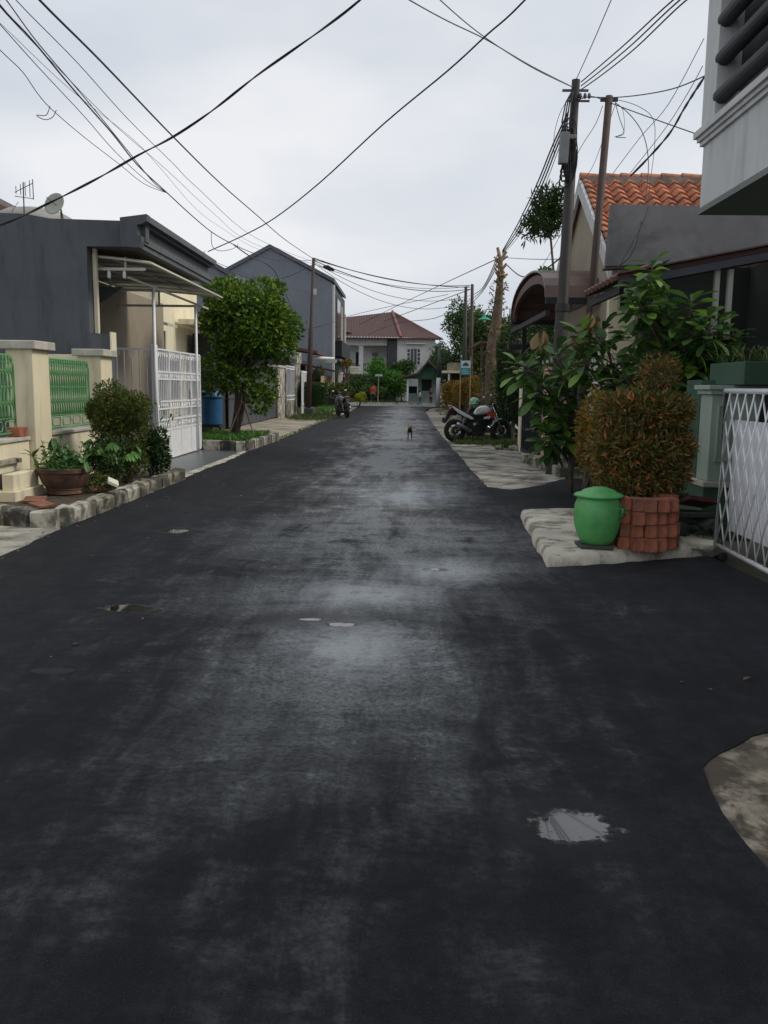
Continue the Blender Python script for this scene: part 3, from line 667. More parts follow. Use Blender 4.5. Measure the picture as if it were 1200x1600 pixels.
o = MB().lathe([(.02, 0), (.06, .03), (.035, .08), (.05, .12), (.0, .16)], (-5.03, 10.2, 1.85), 14).build('finial', 'green_metal', smooth=True); tag(o, 'small green knob on the leftmost railing top', 'finial')
o = B(-5.1, -4.93, 10.86, 11.1, .81, .93).build('brick', 'terracotta', bevel=.006); tag(o, 'lone orange brick on the low wall beside the fence pillar', 'brick')
# stepped masonry by the gate, bottom left
t = thing('masonry_step', (-4.9, 10.2, -.08), 'stained cream masonry step with dark niche at the left edge', 'step')
MB().box(-5.6, -4.6, 9.95, 10.75, -.08, .22).build('plinth', 'cream_wall', t, bevel=.01)
MB().box(-5.5, -4.9, 10.0, 10.7, .22, .50).box(-4.78, -4.64, 10.0, 10.7, .22, .42).build('blocks', 'cream_wall', t, bevel=.01)
MB().box(-5.55, -4.85, 9.96, 10.72, .503, .56).build('slab', 'mossy_kerb', t, bevel=.01)
MB().box(-4.895, -4.785, 10.15, 10.7, .222, .40).build('niche', 'dark_stone', t)

# ================================================================ LEFT: dark house
t = thing('dark_house', (-8, 17, -.08), 'dark slate painted house with deep cornice on the left', 'house')

wallp = [(-20, -.08), (-4.88, -.08), (-4.88, 2.30), (-5.22, 2.33), (-5.22, 3.70), (-4.38, 3.70), (-4.25, 3.78), (-4.25, 4.12), (-4.5, 4.10), (-5.8, 4.13), (-6.2, 4.2), (-7, 4.22), (-9, 4.28), (-20, 4.4)]
MB().prism(wallp, 'y', 14.25, 14.45).build('side_wall', 'dark_render', t)
MB().prism([(-4.6, 3.675), (-4.36, 3.66), (-4.30, 3.66), (-4.27, 3.76), (-4.27, 3.84), (-4.33, 3.85), (-4.33, 4.01), (-4.26, 4.02), (-4.17, 4.07), (-4.17, 4.175), (-4.6, 4.12)], 'y', 14.06, 14.249).build('cornice_return', 'dark_render', t)
MB().box(-4.877, -4.855, 14.22, 14.47, 1.95, 2.34).build('end_post', 'cream_wall', t)
MB().box(-13, -4.42, 14.452, 19.0, 3.72, 3.82).build('soffit', 'beige_plaster', t)
MB().box(-13, -4.45, 14.452, 19.0, 3.823, 4.08).build('roof_slab', 'dark_trim', t)
cor = MB()
for (a, b, c_, d_) in ((-4.45, -4.30, 3.66, 3.74), (-4.45, -4.27, 3.74, 3.84), (-4.45, -4.36, 3.84, 4.02), (-4.45, -4.26, 4.02, 4.07), (-4.45, -4.17, 4.07, 4.17)):
    cor.box(a, b, 14.252, 19.15, c_, d_ - .002)
cor.build('cornice', 'dark_trim', t)
MB().box(-6.7, -6.5, 17.2, 23.2, -.08, 3.62).build('front_wall', 'beige_plaster', t)
MB().box(-6.499, -6.46, 17.3, 18.35, 0, 2.6).build('door', 'dark_interior', t)
MB().box(-5.21, -5.15, 14.47, 14.55, 0, 3.7).build('corner_trim', 'cream_wall', t)
MB().box(-12, -6.72, 17.2, 17.4, -.08, 3.71).build('porch_wall', 'beige_plaster', t)
# things on the dark house roof
o = MB().lathe([(.9, 0), (.95, .25), (.9, .42), (.6, .58), (.2, .66), (.02, .67)], (-8.5, 20, 4.75), 32).build('water_tank', 'tank_grey', smooth=True); tag(o, 'grey domed water tank on the dark house roof', 'water tank')
struct_t = thing('roof_block', (-8.6, 20.2, 4.09), 'low grey service block carrying the water tank', 'roof block'); MB().box(-9.6, -7.5, 19.05, 21.2, 3.5, 4.75).build('block', 'dark_trim', struct_t)
t = thing('satellite_dish', (-6.8, 17, 4.1), 'small pale satellite dish on a short mast above the dark house', 'satellite dish')
d_ = MB(); ctr = Vector((-6.78, 17, 4.88)); axd = Vector((-.25, -.9, .3)).normalized(); u_ = axd.orthogonal().normalized(); v_ = axd.cross(u_)
for k in range(5):
    for j in range(20):
        a = j * math.pi / 10; r = .22 * k / 4; d_.v.append(tuple(ctr + u_ * r * math.cos(a) + v_ * r * math.sin(a) + axd * (.35 * r * r * 4)))
for k in range(4):
    for j in range(20): d_.f.append((k * 20 + j, k * 20 + (j + 1) % 20, (k + 1) * 20 + (j + 1) % 20, (k + 1) * 20 + j)); d_.m.append(0); d_.r.append(0)
d_.build('reflector', 'dish_grey', t, smooth=True).modifiers.new('sol', 'SOLIDIFY').thickness = .012
MB().tube([(-6.7, 17.05, 4.1), (-6.72, 17.05, 4.9)], .015, 6).tube([(-6.6, 17.1, 4.1), (-6.72, 17.05, 4.86)], .01, 6).tube([ctr, ctr + axd * .3], .007, 5).build('mast', 'pole_metal', t)
t = thing('tv_antenna', (-8.3, 19, 4.2), 'rooftop television antenna with short grey rods', 'antenna')
MB().tube([(-8.3, 19, 4.0), (-8.28, 19, 5.75)], .014, 6).build('mast', 'pole_metal', t)
a_ = MB()
for k in range(4): a_.tube([(-8.42 + .1 * k, 18.95, 5.5 - .02 * k), (-8.42 + .1 * k, 18.95, 5.66 + .04 * k)], .008, 5)
a_.tube([(-8.45, 18.95, 5.53), (-8.05, 18.95, 5.72)], .008, 5).tube([(-8.45, 18.95, 5.45), (-8.05, 18.95, 5.40)], .008, 5).tube([(-8.05, 18.95, 5.38), (-8.05, 18.95, 5.8)], .01, 5).tube([(-8.4, 19, 5.35), (-8.55, 19, 5.15), (-8.5, 19, 4.9)], .006, 5)
a_.build('rods', 'pole_metal', t)
# reddish roof behind, left edge
def tiled_roof(mb, o, ux, vx, W, Lr, tw=.30, tl=.30, amp=.035, step=.03, nn=8):
    """o: top-left corner at ridge, ux: unit along ridge, vx: unit down slope"""
    o = Vector(o); ux = Vector(ux).normalized(); vx = Vector(vx).normalized(); nz_ = ux.cross(vx).normalized()
    if nz_.z < 0: nz_ = -nz_
    nc = int(W / tw * nn); rows = int(Lr / tl) + 1; grid = []
    for r in range(rows):
        jit = rnd(-.008, .008)
        for e in (0.0, 1.0):
            d = min((r + e) * tl, Lr); line = []
            for c in range(nc + 1):
                xx = W * c / nc; ph = xx / tw * 2 * math.pi
                h = amp * (math.sin(ph) + .35 * math.sin(2 * ph + .6)) + step * e + .004 * noise.noise(Vector((math.floor(xx / tw) * 3.1, r * 2.7, 0))) * 3
                line.append(o + ux * xx + vx * (d + jit) + nz_ * h)
            grid.append(line)
    b = len(mb.v); n1 = nc + 1
    for l in grid: mb.v += [tuple(p) for p in l]
    for i in range(len(grid) - 1):
        for c in range(nc): mb.f.append((b + i * n1 + c, b + i * n1 + c + 1, b + (i + 1) * n1 + c + 1, b + (i + 1) * n1 + c)); mb.m.append(mb.mi); mb.r.append(0)
    return mb
t = thing('tiled_house', (-12.5, 24, -.08), 'house with a reddish tiled roof showing at the left edge behind the dark house', 'house')
MB().box(-17, -11.2, 24, 29, -.08, 6.0).build('wall', 'beige_plaster', t)
MB().prism([(-15.5, 8.5), (-10.9, 6.2), (-10.9, 6.0), (-15.5, 8.3)], 'y', 23.3, 29.5).build('roof', 'maroon_tile', t)
MB().prism([(-15.5, 8.62), (-10.85, 6.3), (-10.85, 6.15), (-15.5, 8.47)], 'y', 23.2, 23.295).build('barge_board', 'red_ridge', t)

# carport canopy
t = thing('carport_canopy', (-5, 18, -.01), 'white steel carport with curved translucent canopy over the driveway', 'canopy')
def arc(x0, x1, z0, z1, k=10):   # from house side (x0,z0) to street edge (x1,z1)
    return [(x0 + (x1 - x0) * s, z0 + (z1 - z0) * (s ** 2.2)) for s in [i / k for i in range(k + 1)]]
AR = arc(-6.45, -4.28, 3.665, 3.52)
sh = MB()
for (a, b) in zip(AR[:-1], AR[1:]):
    sh.face([(a[0], 14.62, a[1]), (b[0], 14.62, b[1]), (b[0], 20.2, b[1]), (a[0], 20.2, a[1])])
so_ = sh.build('sheet', 'canopy_film', t, smooth=True); so_.modifiers.new('sol', 'SOLIDIFY').thickness = .012
fr = MB()
for y in (14.6, 15.5, 16.4, 17.3, 18.3, 19.3, 20.18): fr.tube([(a[0], y, a[1] - .03) for a in AR], .022, 6)
for i in (0, 4, 7, 10): fr.tube([(AR[i][0], 14.6, AR[i][1] - .03), (AR[i][0], 20.2, AR[i][1] - .03)], .02, 6)
fr.box(-5.5, -4.4, 14.68, 14.72, 3.38, 3.425); fr.box(-5.5, -5.47, 14.68, 14.72, 3.426, 3.62); fr.box(-4.75, -4.72, 14.68, 14.72, 3.426, 3.6)
for y in (16.4, 19.6): fr.box(-6.5, -4.75, y - .02, y + .02, 3.22, 3.27); fr.box(-5.6, -5.56, y - .015, y + .015, 3.272, 3.55)
fr.box(-4.78, -4.74, 14.9, 20.8, 3.275, 3.31)
fr.build('frame', 'cream_metal', t)
for (x, y, z) in ((-4.76, 16.35, 3.27), (-4.76, 19.6, 3.27)): MB().tube([(x, y, -.01), (x, y, z)], .032, 8).build('post', 'white_metal', t, smooth=True)
for x in (-5.28, -5.02, -4.76):
    l = MB().lathe([(.022, 0), (.03, .02), (.03, .1), (.018, .13)], (x, 14.7, 3.25), 10).build('lamp', 'bulb_white', t, smooth=True)
t = thing('canopy_curtain', (-5.7, 15.2, 2.9), 'translucent grey sheet sagging under the carport beam', 'awning')
pts_ = [(-6.4 + 1.3 * i / 12, 3.2 - .32 * math.sin(math.pi * i / 12)) for i in range(13)]
MB().prism(pts_ + [(-5.1, 3.21), (-6.4, 3.21)], 'y', 15.6, 15.63).build('sheet', 'dark_trim', t)
# second plot: narrow cream house seen under the canopy
t = thing('cream_house', (-8, 26, -.08), 'small cream house with lean-to roof seen through the white carport', 'house')
MB().box(-9, -7.0, 24.6, 29, -.08, 4.5).build('wall', 'cream_wall', t)
MB().prism([(-9.6, 3.9), (-6.5, 3.15), (-6.5, 3.07), (-9.6, 3.82)], 'y', 23.6, 24.59).build('lean_to', 'cap_stone', t)
MB().box(-6.99, -6.95, 25.5, 26.6, .9, 2.2).build('window', 'dark_interior', t)
MB().box(-7.0, -6.85, 24.61, 24.75, -.05, 3.0).build('column', 'cream_metal', t)
MB().box(-6.8, -6.2, 27.5, 31, -.08, 3.1).build('garage', 'dark_interior', t)
MB().box(-6.9, -5.9, 26.2, 31, 3.3, 3.45).build('garage_roof', 'cream_wall', t)

# white sliding gate
WX = -4.8
def ornament(mb, x, y, z, s=.05, plane='x', w_=.0095):
    def P(a, b): return (x, y + a, z + b) if plane == 'x' else (x + a, y, z + b)
    for sg in (1, -1):
        mb.tube([P(0, -s), P(sg * s * .8, 0), P(sg * s, s * .6), P(sg * s * .5, s), P(0, s * .35)], w_, 5)
    mb.tube([P(s * .4 * math.cos(a_ * 1.257), s * .2 + s * .4 * math.sin(a_ * 1.257)) for a_ in range(5)], w_ * .7, 4, closed=True)
t = thing('white_gate', (WX, 18.1, 0), 'tall white metal gate leaf with scroll panels along the street', 'gate')
y0, y1, zt = 16.55, 20.0, 2.17
fr = MB(); fr.tube([(WX, y0, .05), (WX, y0, zt)], .02, 6); cols = 4
for i in range(cols + 1): y = y0 + (y1 - y0) * i / cols; fr.box(WX - .025, WX + .025, y - .03, y + .03, .04, zt)
for z in (.03, .60, .80, 1.02, 1.16, 1.60, 1.74, zt): fr.box(WX - .02, WX + .02, y0, y1, z - .016, z + .016)
fr.build('frame', 'white_metal', t)
MB().box(WX - .008, WX + .008, y0 + .03, y1 - .03, .05, .585).build('lower_panel', 'white_metal', t)
br = MB(); sc = MB()
for i in range(cols):
    ya = y0 + (y1 - y0) * i / cols + .06; yb = y0 + (y1 - y0) * (i + 1) / cols - .06
    for k in range(7):
        y = ya + (yb - ya) * k / 6
        br.box(WX - .009, WX + .009, y - .012, y + .012, .6, 1.02); br.box(WX - .009, WX + .009, y - .012, y + .012, 1.16, zt)
    for k in range(5):
        y = ya + (yb - ya) * (k + .5) / 5
        for z in (.70, 1.09, 1.67, zt - .10): ornament(br, WX, y, z, .045)
br.build('bars', 'white_metal', t)
MB().box(WX - .05, WX + .05, y0 - .16, y0 - .035, -.01, 2.24).build('gate_post', 'white_metal', t, bevel=.012)
MB().box(WX + .03, WX + .045, 19.0, 19.12, 1.2, 1.42).build('letter_plate', 'bulb_white', t)
t = thing('white_gate', (-5.6, 16.46, 0), 'white barred gate panel with heart tops facing the camera beside the cream pillar', 'gate')
fr = MB().box(-6.9, -4.86, 16.44, 16.48, 2.14, 2.18).box(-6.9, -4.86, 16.44, 16.48, .08, .12).box(-6.9, -4.86, 16.44, 16.48, .9, .93); fr.build('frame', 'white_metal', t)
br = MB(); sc = MB()
for k in range(14):
    x = -4.95 - .145 * k; br.tube([(x, 16.46, .1), (x, 16.46, 2.15 if k % 2 else 1.98)], .0135, 6)
    if k % 2 == 0: ornament(br, x, 16.46, 2.06, .06, 'y'); ornament(br, x, 16.46, 1.02, .05, 'y')
br.build('bars', 'white_metal', t)

# planting island with tree
IK = [(-5.35, 20.3), (-3.85, 19.75), (-3.68, 20.0), (-3.55, 23.9)]
struct(MB().prism([(-5.4, 20.3), (-3.8, 19.85), (-3.6, 23.8), (-5.6, 23.8)], 'z', -.08, .17).build('island_soil', 'soil'))
kn = 0
segs = [((-5.35, 20.32), (-4.75, 20.12), 'mossy_kerb'), ((-4.73, 20.11), (-4.3, 19.95), 'white_paint_worn'), ((-4.28, 19.94), (-3.95, 19.8), 'black_paint_worn'), ((-3.93, 19.8), (-3.72, 19.85), 'white_paint_worn')]
for i in range(7):
    ya = 19.92 + i * .55; segs.append(((-3.70 + .018 * i, ya), (-3.69 + .018 * i, ya + .53), ['black_paint_worn', 'white_paint_worn'][i % 2]))
IL = ['mossy kerb stone at the island corner nearest the blue bin', 'whitish island kerb stone facing the camera left of the black one', 'black island kerb stone facing the camera', 'white island kerb stone at the corner toward the road']
IO = ['first', 'second', 'third', 'fourth', 'fifth', 'sixth', 'last']
for i, (a, b, c_) in enumerate(segs):
    o = MB().sweep([a, b], .14, -.08, .22, .008, .2).build('kerb_stone', c_)
    tag(o, IL[i] if i < 4 else '%s roadside kerb stone of the tree island, painted %s' % (IO[i - 4], 'black' if 'black' in c_ else 'white'), 'kerb stone', 'kerb stones round the tree island')
grass_patch('ground_cover', lambda: (rnd(-5.3, -3.75), rnd(20.4, 23.7), .17), 5000, .14, 'leaf_bright', 'bright green low ground cover on the tree island')
cb = cluster((-4.05, 22.3, 3.05), (1.42, 1.35, 1.2), 34, .33)
t = make_tree('garden_tree', 'round leafy yellow-green tree on the kerbed island by the blue bin', (-4.5, 22.4, .15), cb + [((-4.9, 22.2, 1.8), (.55, .6, .5)), ((-4.4, 22.0, 1.75), (.5, .5, .4)), ((-3.7, 22.3, 1.55), (.35, .4, .5)), ((-3.75, 22.0, 1.15), (.28, .3, .35)), ((-3.6, 22.3, 3.95), (.5, .4, .2)), ((-4.75, 22.3, 3.85), (.5, .5, .3))],
              25000, .14, .065, 'leaf_tree', .11, 1.6, multi=3, shell=.62, rough=.3)
for i, (x, y, lb) in enumerate([(-4.05, 22.0, 'pale wooden stake leaning on the right side of the garden tree'), (-4.45, 21.9, 'pale wooden stake crossing in front of the garden tree trunk')]):
    o = MB().tube([(x + (.22 if i == 0 else -.12), y - .1, .1), (-4.22, 22.2, 1.1)], .018, 6).build('stake', 'cut_wood'); tag(o, lb, 'stake')
# blue bin
t = thing('blue_bin', (-5.45, 24.0, .1), 'blue plastic waste drum with domed lid on a raised stand', 'bin'); bx_, by_ = -5.43, 23.9
MB().lathe([(.27, .0), (.30, .02), (.31, .3), (.325, .6), (.325, .74)], (bx_, by_, .40), 28).build('drum', 'bin_blue', t, smooth=True, auto=True)
MB().lathe([(.345, 0), (.345, .05), (.30, .14), (.22, .21), (.1, .25), (.01, .255)], (bx_, by_, 1.135), 28).build('lid', 'bin_blue', t, smooth=True)
MB().box(bx_ - .3, bx_ + .3, by_ - .3, by_ + .3, .34, .395).tube([(bx_ - .25, by_, -.02), (bx_ - .25, by_, .34)], .03, 6).tube([(bx_ + .25, by_, -.02), (bx_ + .25, by_, .34)], .03, 6).build('stand', 'black_metal', t)
MB().box(bx_ - .18, bx_ + .05, by_ - .32, by_ - .27, 1.2, 1.3).build('flap', 'plastic_black', t)

# ================================================================ LEFT: middle distance
t = thing('grey_house', (-10, 66, -.08), 'tall grey two-storey house with steep gable behind the round tree', 'house')
gz = 8.45
MB().prism([(-14, -.08), (-5.15, -.08), (-5.15, gz), (-9.4, 10.7), (-14, 8.3)], 'y', 60, 60.3).build('gable_wall', 'mid_grey', t)
MB().prism([(-5.0, gz + .05), (-5.0, gz + .3), (-9.4, 10.98), (-14, 8.55), (-14, 8.3), (-9.4, 10.72)], 'y', 59.85, 71).build('roof_edge', 'mid_grey_trim', t)
MB().box(-5.5, -5.16, 60.31, 72, -.08, gz - .002).build('street_wall', 'dark_stone', t)
fw = MB().box(-5.155, -5.02, 60.302, 60.6, -.05, 8.4).box(-5.155, -5.02, 71.2, 71.5, -.05, 7.3); fw.build('white_column', 'white_wall', t)
for (ya, yb, za, zb, m_n) in ((61.2, 63, 4.6, 7.9, 'dark_interior'), (63.6, 66.5, 4.6, 7.8, 'glass_dark'), (67.2, 69, 4.4, 7.6, 'beige_plaster'), (62.0, 65.5, .4, 3.2, 'glass_dark')):
    MB().box(-5.155, -5.09, ya, yb, za, zb).build('window', m_n, t)
MB().box(-5.15, -4.6, 61.5, 70.5, 3.6, 4.7).build('balcony', 'black_metal', t)
MB().box(-5.14, -4.7, 61, 71, 3.25, 3.45).build('canopy', 'mid_grey_trim', t)
t = thing('grey_shed', (-14, 50, -.08), 'lower grey gabled house left of the tall gable', 'house')
pA, pB, pC = at(222, 345, 40), at(330, 400, 40), at(366, 425, 40)
MB().prism([(-16, -.08), (pC.x - .05, -.08), (pC.x - .05, pC.z - .3), (pC.x - 2.2, pC.z + .9), (-16, pC.z + .9 + .0)], 'y', 40, 44).build('wall', 'mid_grey', t)
MB().prism([(pC.x + .1, pC.z - .34), (pC.x + .1, pC.z - .12), (pC.x - 2.2, pC.z + 1.12), (-16, pC.z + 1.12), (-16, pC.z + .92), (pC.x - 2.2, pC.z + .92)], 'y', 39.85, 44.1).build('roof_edge', 'mid_grey_trim', t)
# fence line
t = thing('dark_gate', (-6.1, 35, -.05), 'long dark grey metal gate behind the garden tree', 'gate')
g_ = MB()
for i in range(12): y = 29.5 + i * .9; g_.box(-6.12, -6.08, y, y + .86, .05, 1.02); g_.box(-6.11, -6.09, y, y + .86, 1.05, 2.2)
g_.build('panels', 'dark_grey_metal', t); MB().box(-6.15, -6.05, 29.4, 40.3, 1.02, 1.06).box(-6.15, -6.05, 29.4, 40.3, 2.2, 2.28).box(-6.15, -6.05, 40.2, 40.32, -.05, 2.3).build('frame', 'rust_metal', t)
pillar('gate_pillar', -6.5, -6.0, 40.4, 42.6, 2.35, 'white plastered gate pillar between dark gate and grille wall', 'white_paint_worn', over=.05, ct=.1)
t = thing('grille_wall', (-6.05, 45, -.08), 'stained grey boundary wall with white window grille', 'wall')
MB().box(-6.15, -5.95, 42.62, 43.0, -.08, 2.5).box(-6.15, -5.95, 43.0, 46.0, -.08, .75).box(-6.2, -5.9, 46.0, 48.2, -.08, 2.7).build('masonry', 'old_concrete', t)
MB().box(-6.25, -5.85, 46.3, 48.3, 2.705, 3.3).build('top_block', 'white_paint_worn', t)
gr = MB()
for i in range(8): y = 43.05 + i * .42; gr.box(-5.97, -5.94, y - .03, y + .03, .76, 2.5)
for z in (.80, 1.0, 2.35, 2.48): gr.box(-5.98, -5.935, 43, 46, z - .025, z + .025)
gr.build('grille', 'white_metal', t)
MB().box(-6.12, -6.1, 43, 46, .76, 2.49).build('dark_backing', 'dark_interior', t)
t = thing('white_side_gate', (-5.6, 46.5, -.05), 'narrow white gate between grey wall and leaning street pole', 'gate')
g_ = MB()
for i in range(9): y = 45.9 + i * .3; g_.box(-5.58, -5.54, y, y + .12, .0, 2.2)
g_.box(-5.6, -5.53, 45.9, 48.5, 2.2, 2.3).box(-5.6, -5.53, 45.9, 48.5, .5, .6).build('leaf', 'white_metal', t)
# mid houses left, behind fence
t = thing('low_house', (-9, 36, -.08), 'low house with dark interior behind the dark grey gate', 'house')
MB().box(-14, -8.2, 30.5, 39.5, -.08, 3.3).build('wall', 'white_wall', t)
MB().box(-8.19, -8.1, 32, 37.5, .1, 2.6).build('window', 'dark_interior', t)
MB().prism([(-14.5, 5), (-7.3, 3.2), (-7.3, 3.32), (-14.5, 5.15)], 'y', 30, 40).build('roof', 'brown_roof', t)
t = thing('awning_house', (-9, 50, -.08), 'house with layered red-brown awnings beside the street pole', 'house')
MB().box(-14, -6.9, 48.6, 59.7, -.08, 3.2).build('wall', 'dark_stone', t)
MB().prism([(-9, 4.1), (-5.0, 3.45), (-5.0, 3.3), (-9, 3.95)], 'y', 48.5, 54).build('awning', 'brown_roof', t)
MB().prism([(-7, 3.0), (-4.3, 2.45), (-4.3, 2.33), (-7, 2.88)], 'y', 55, 59).build('awning', 'brown_roof', t)
MB().box(-5.4, -4.4, 54.2, 54.5, 2.95, 3.15).box(-5.4, -5.2, 54.2, 54.5, 3.16, 3.4).build('gutter', 'canopy_sheet', t)
o = MB().tube([(-5.75, 51, -.05), (-5.75, 51, 3.0), (-5.6, 51, 3.15), (-4.3, 51.5, 3.12)], .09, 8).build('white_pergola', 'white_metal'); tag(o, 'white tubular pergola frame rising over the square hedge', 'frame')
t = thing('square_hedge', (-5.4, 47.3, -.05), 'box-clipped dark green hedge in a low planter', 'hedge')
MB().box(-6.0, -4.3, 46.6, 48.6, -.08, .38).build('planter', 'mossy_kerb', t, bevel=.02)
foliage(MB(), [((-5.1, 47.5, 1.0), (.72, .8, .66))], 6500, .09, .05, .8, .1, .05, box=.97).build('leaves', 'leaf_dark', t, leaves=True)
B(-5.72, -4.5, 46.95, 48.1, .39, 1.5).build('hedge_core', 'leaf_dark', t)  # solid dark core inside the hedge leaves
t = thing('wood_fence', (-5.1, 55, -.05), 'brown timber panel fence behind the parked scooter', 'fence')
w_ = MB()
for i in range(22): y = 51.6 + i * .42; w_.box(-5.12, -5.08, y, y + .39, .0, 2.1 + .02 * (i % 2))
w_.build('boards', 'wood_panel', t); MB().box(-5.17, -5.125, 51.6, 60.8, 1.7, 1.8).build('rail', 'wood_panel', t)
t = thing('verge_planter', (-4.3, 45, -.05), 'small planter with white picket edging and bright grass behind the scooter', 'planter')
m_ = MB()
for i in range(12): m_.box(-4.62, -3.9, 44.6 + i * .32, 44.72 + i * .32, -.08, .26)
m_.build('pickets', 'white_paint_worn', t)
grass_patch('tuft', lambda: (rnd(-4.6, -3.9), rnd(44.6, 48.4), .05), 1500, .4, 'leaf_bright', parent=t)
t = thing('black_cart', (-4.9, 50, 0), 'low black covered cart behind the square hedge', 'cart')
MB().prism([(-5.3, .05), (-4.05, .05), (-4.0, .8), (-4.4, .95), (-5.3, .9)], 'y', 49.5, 50.6).build('body', 'plastic_black', t, bevel=.04)
for x in (-5.0, -4.3): MB().lathe([(.16, 0), (.18, .02), (.18, .06), (.16, .08)], (x, 49.42, .12), 14, 'y').build('wheel', 'rubber', t)
bush('brown_bush', 'reddish brown bush behind the parked scooter', cluster((-4.0, 50.5, 1.25), (.85, .8, .55), 6), 1400, .14, .08, 'leaf_bush', (-4.0, 50.5, -.05), 6, .03)
bush('yellow_bush', 'round yellow-green bush by the far corner', cluster((-3.35, 62, .75), (.5, .5, .38), 5), 900, .13, .08, 'leaf_yellow', (-3.4, 62, -.05), 5, .02)
bush('hanging_bush', 'olive green shrub under the awnings beside the white pergola', cluster((-5.5, 53.6, 1.9), (.7, .7, .9), 6), 1500, .16, .06, 'leaf_bush', (-5.5, 53.6, -.05), 6, .03)
bush('verge_plant', 'red-flowered creeper above the white sign board', cluster((-4.1, 60, 3.1), (.45, .5, .35), 4), 700, .12, .07, 'leaf_red', (-4.4, 60.4, 2.3), 6, .02)
for (x, y, lb) in ((-3.95, 57.5, 'dark red gate post right of the scooter'), (-4.3, 56.2, 'white gate post just right of the scooter')):
    o = MB().box(x - .13, x + .13, y - .15, y + .15, -.05, 2.3).box(x - .17, x + .17, y - .19, y + .19, 2.302, 2.4).build('gate_post', 'brown_roof' if 'red' in lb else 'white_wall'); tag(o, lb, 'post')
o = MB().box(-4.24, -4.02, 56.3, 57.35, .1, 2.1).build('side_gate', 'black_metal'); tag(o, 'black metal gate between white and dark red posts', 'gate')
t = thing('sign_board', (-3.65, 61.5, 2.4), 'white hanging sign board with two faded yellow text lines', 'sign')
MB().box(-4.0, -3.3, 61.5, 61.55, 2.42, 2.92).build('board', 'sign_white', t)
m_ = MB()
for k in range(6): m_.box(-3.92 + .09 * k, -3.86 + .09 * k, 61.485, 61.499, 2.74, 2.82)
for k in range(7): m_.box(-3.93 + .08 * k, -3.875 + .08 * k, 61.485, 61.499, 2.58, 2.64)
m_.build('lettering', 'sign_text', t)
MB().tube([(-5.1, 61.6, 3.02), (-3.3, 61.6, 3.0)], .03, 6).tube([(-3.9, 61.55, 2.9), (-3.9, 61.6, 3.0)], .015, 5).tube([(-3.4, 61.55, 2.9), (-3.4, 61.6, 3.0)], .015, 5).build('bracket', 'pole_metal', t)
t = thing('street_sign', (-2.5, 76.0, 0), 'thin yellow post with small flat sign by the red-shirted person', 'sign')
MB().tube([(-2.5, 76, -.05), (-2.45, 76, 2.45)], .04, 6).build('post', 'cut_wood', t); MB().box(-2.75, -2.1, 75.98, 76.02, 2.42, 2.58).build('plate', 'banner_pale', t)
# grass and stump at pole foot
t = thing('concrete_stump', (-4.75, 43, 0), 'short dark concrete block at the foot of the leaning street pole', 'block')
MB().box(-5.05, -4.6, 42.6, 43.0, -.05, .42).build('block', 'dark_stone', t, bevel=.03)
grass_patch('weeds', lambda: (-4.4 + random.gauss(0, .45), 40.8 + random.gauss(0, 1.4), -.02), 2600, .22, label='grass tufts around the street pole foot')
grass_patch('weeds', lambda: (rnd(-3.7, -3.45), rnd(24, 40), -.03), 500, .1, label='sparse grass along the left road edge')
# ================================================================ RIGHT: near
# white lattice gate
t = thing('lattice_gate', (2.97, 6, 0), 'white diamond lattice gate with white backing sheet at the right edge', 'gate')
LX = 2.97; y0, y1, z0, z1 = 4.6, 8.12, .05, 1.5
MB().tube([(LX, y0, z0), (LX, y1, z0), (LX + .0, y1 - .0, z1), (LX, y0, z1)], .026, 10, closed=True).build('frame', 'white_metal', t, smooth=True)
m_ = MB(); sp = .185; sl = 2.1
def clipseg(yc, s, o):
    # line y = yc + (z-z0)/s*... ; keep inside the frame
    za, zb = z0, z1; ya, yb = yc, yc + (z1 - z0) / s
    def cl(y): return min(max(y, y0), y1)
    out = []
    for y in (ya, yb):
        yy = cl(y); out.append((yy, z0 + (yy - yc) * s))
    if abs(out[0][1] - out[1][1]) > .03: m_.tube([(LX + o, out[0][0], out[0][1]), (LX + o, out[1][0], out[1][1])], .0085, 6)
for i in range(-8, 36):
    clipseg(y0 + i * sp, sl, .009); clipseg(y0 + i * sp, -sl, -.008)
m_.build('lattice', 'white_metal', t, smooth=True)
MB().box(LX + .05, LX + .06, y0, 8.0, .22, 1.24).build('backing_sheet', 'white_metal', t)
MB().lathe([(.03, 0), (.045, .02), (.045, .05), (.03, .07)], (LX, 7.9, -.035), 12, 'y').build('wheel', 'black_metal', t)

# green boundary pieces
t = thing('green_pilaster', (3.3, 9.35, 0), 'pale green panelled pilaster behind the lattice gate end', 'pillar')
MB().box(3.24, 3.75, 9.25, 9.6, .54, 1.46).build('shaft', 'green_light', t, bevel=.006)
MB().box(3.30, 3.325, 9.225, 9.249, .75, 1.36).box(3.425, 3.45, 9.225, 9.249, .75, 1.36).box(3.326, 3.424, 9.225, 9.249, 1.335, 1.36).box(3.326, 3.424, 9.225, 9.249, .75, .775).build('panel_moulding', 'green_light', t, bevel=.005)
MB().box(3.21, 3.8, 9.21, 9.64, 1.463, 1.51).box(3.18, 3.83, 9.18, 9.67, 1.512, 1.56).build('cornice', 'green_light', t, bevel=.006)
MB().box(3.18, 3.8, 9.18, 9.66, .48, .537).build('base_ledge', 'cap_stone', t, bevel=.006)
MB().box(3.2, 3.8, 9.22, 9.62, -.08, .477).build('plinth', 'green_dark', t)
t = thing('green_wall', (3.3, 9.9, 0), 'dark green boundary wall block between pilaster and small white gate', 'wall')
MB().box(3.27, 3.7, 9.7, 10.2, -.08, 1.62).build('masonry', 'green_dark', t)
t = thing('green_planter', (3.7, 9.6, 1.6), 'dark green raised planter box above the pilaster', 'planter')
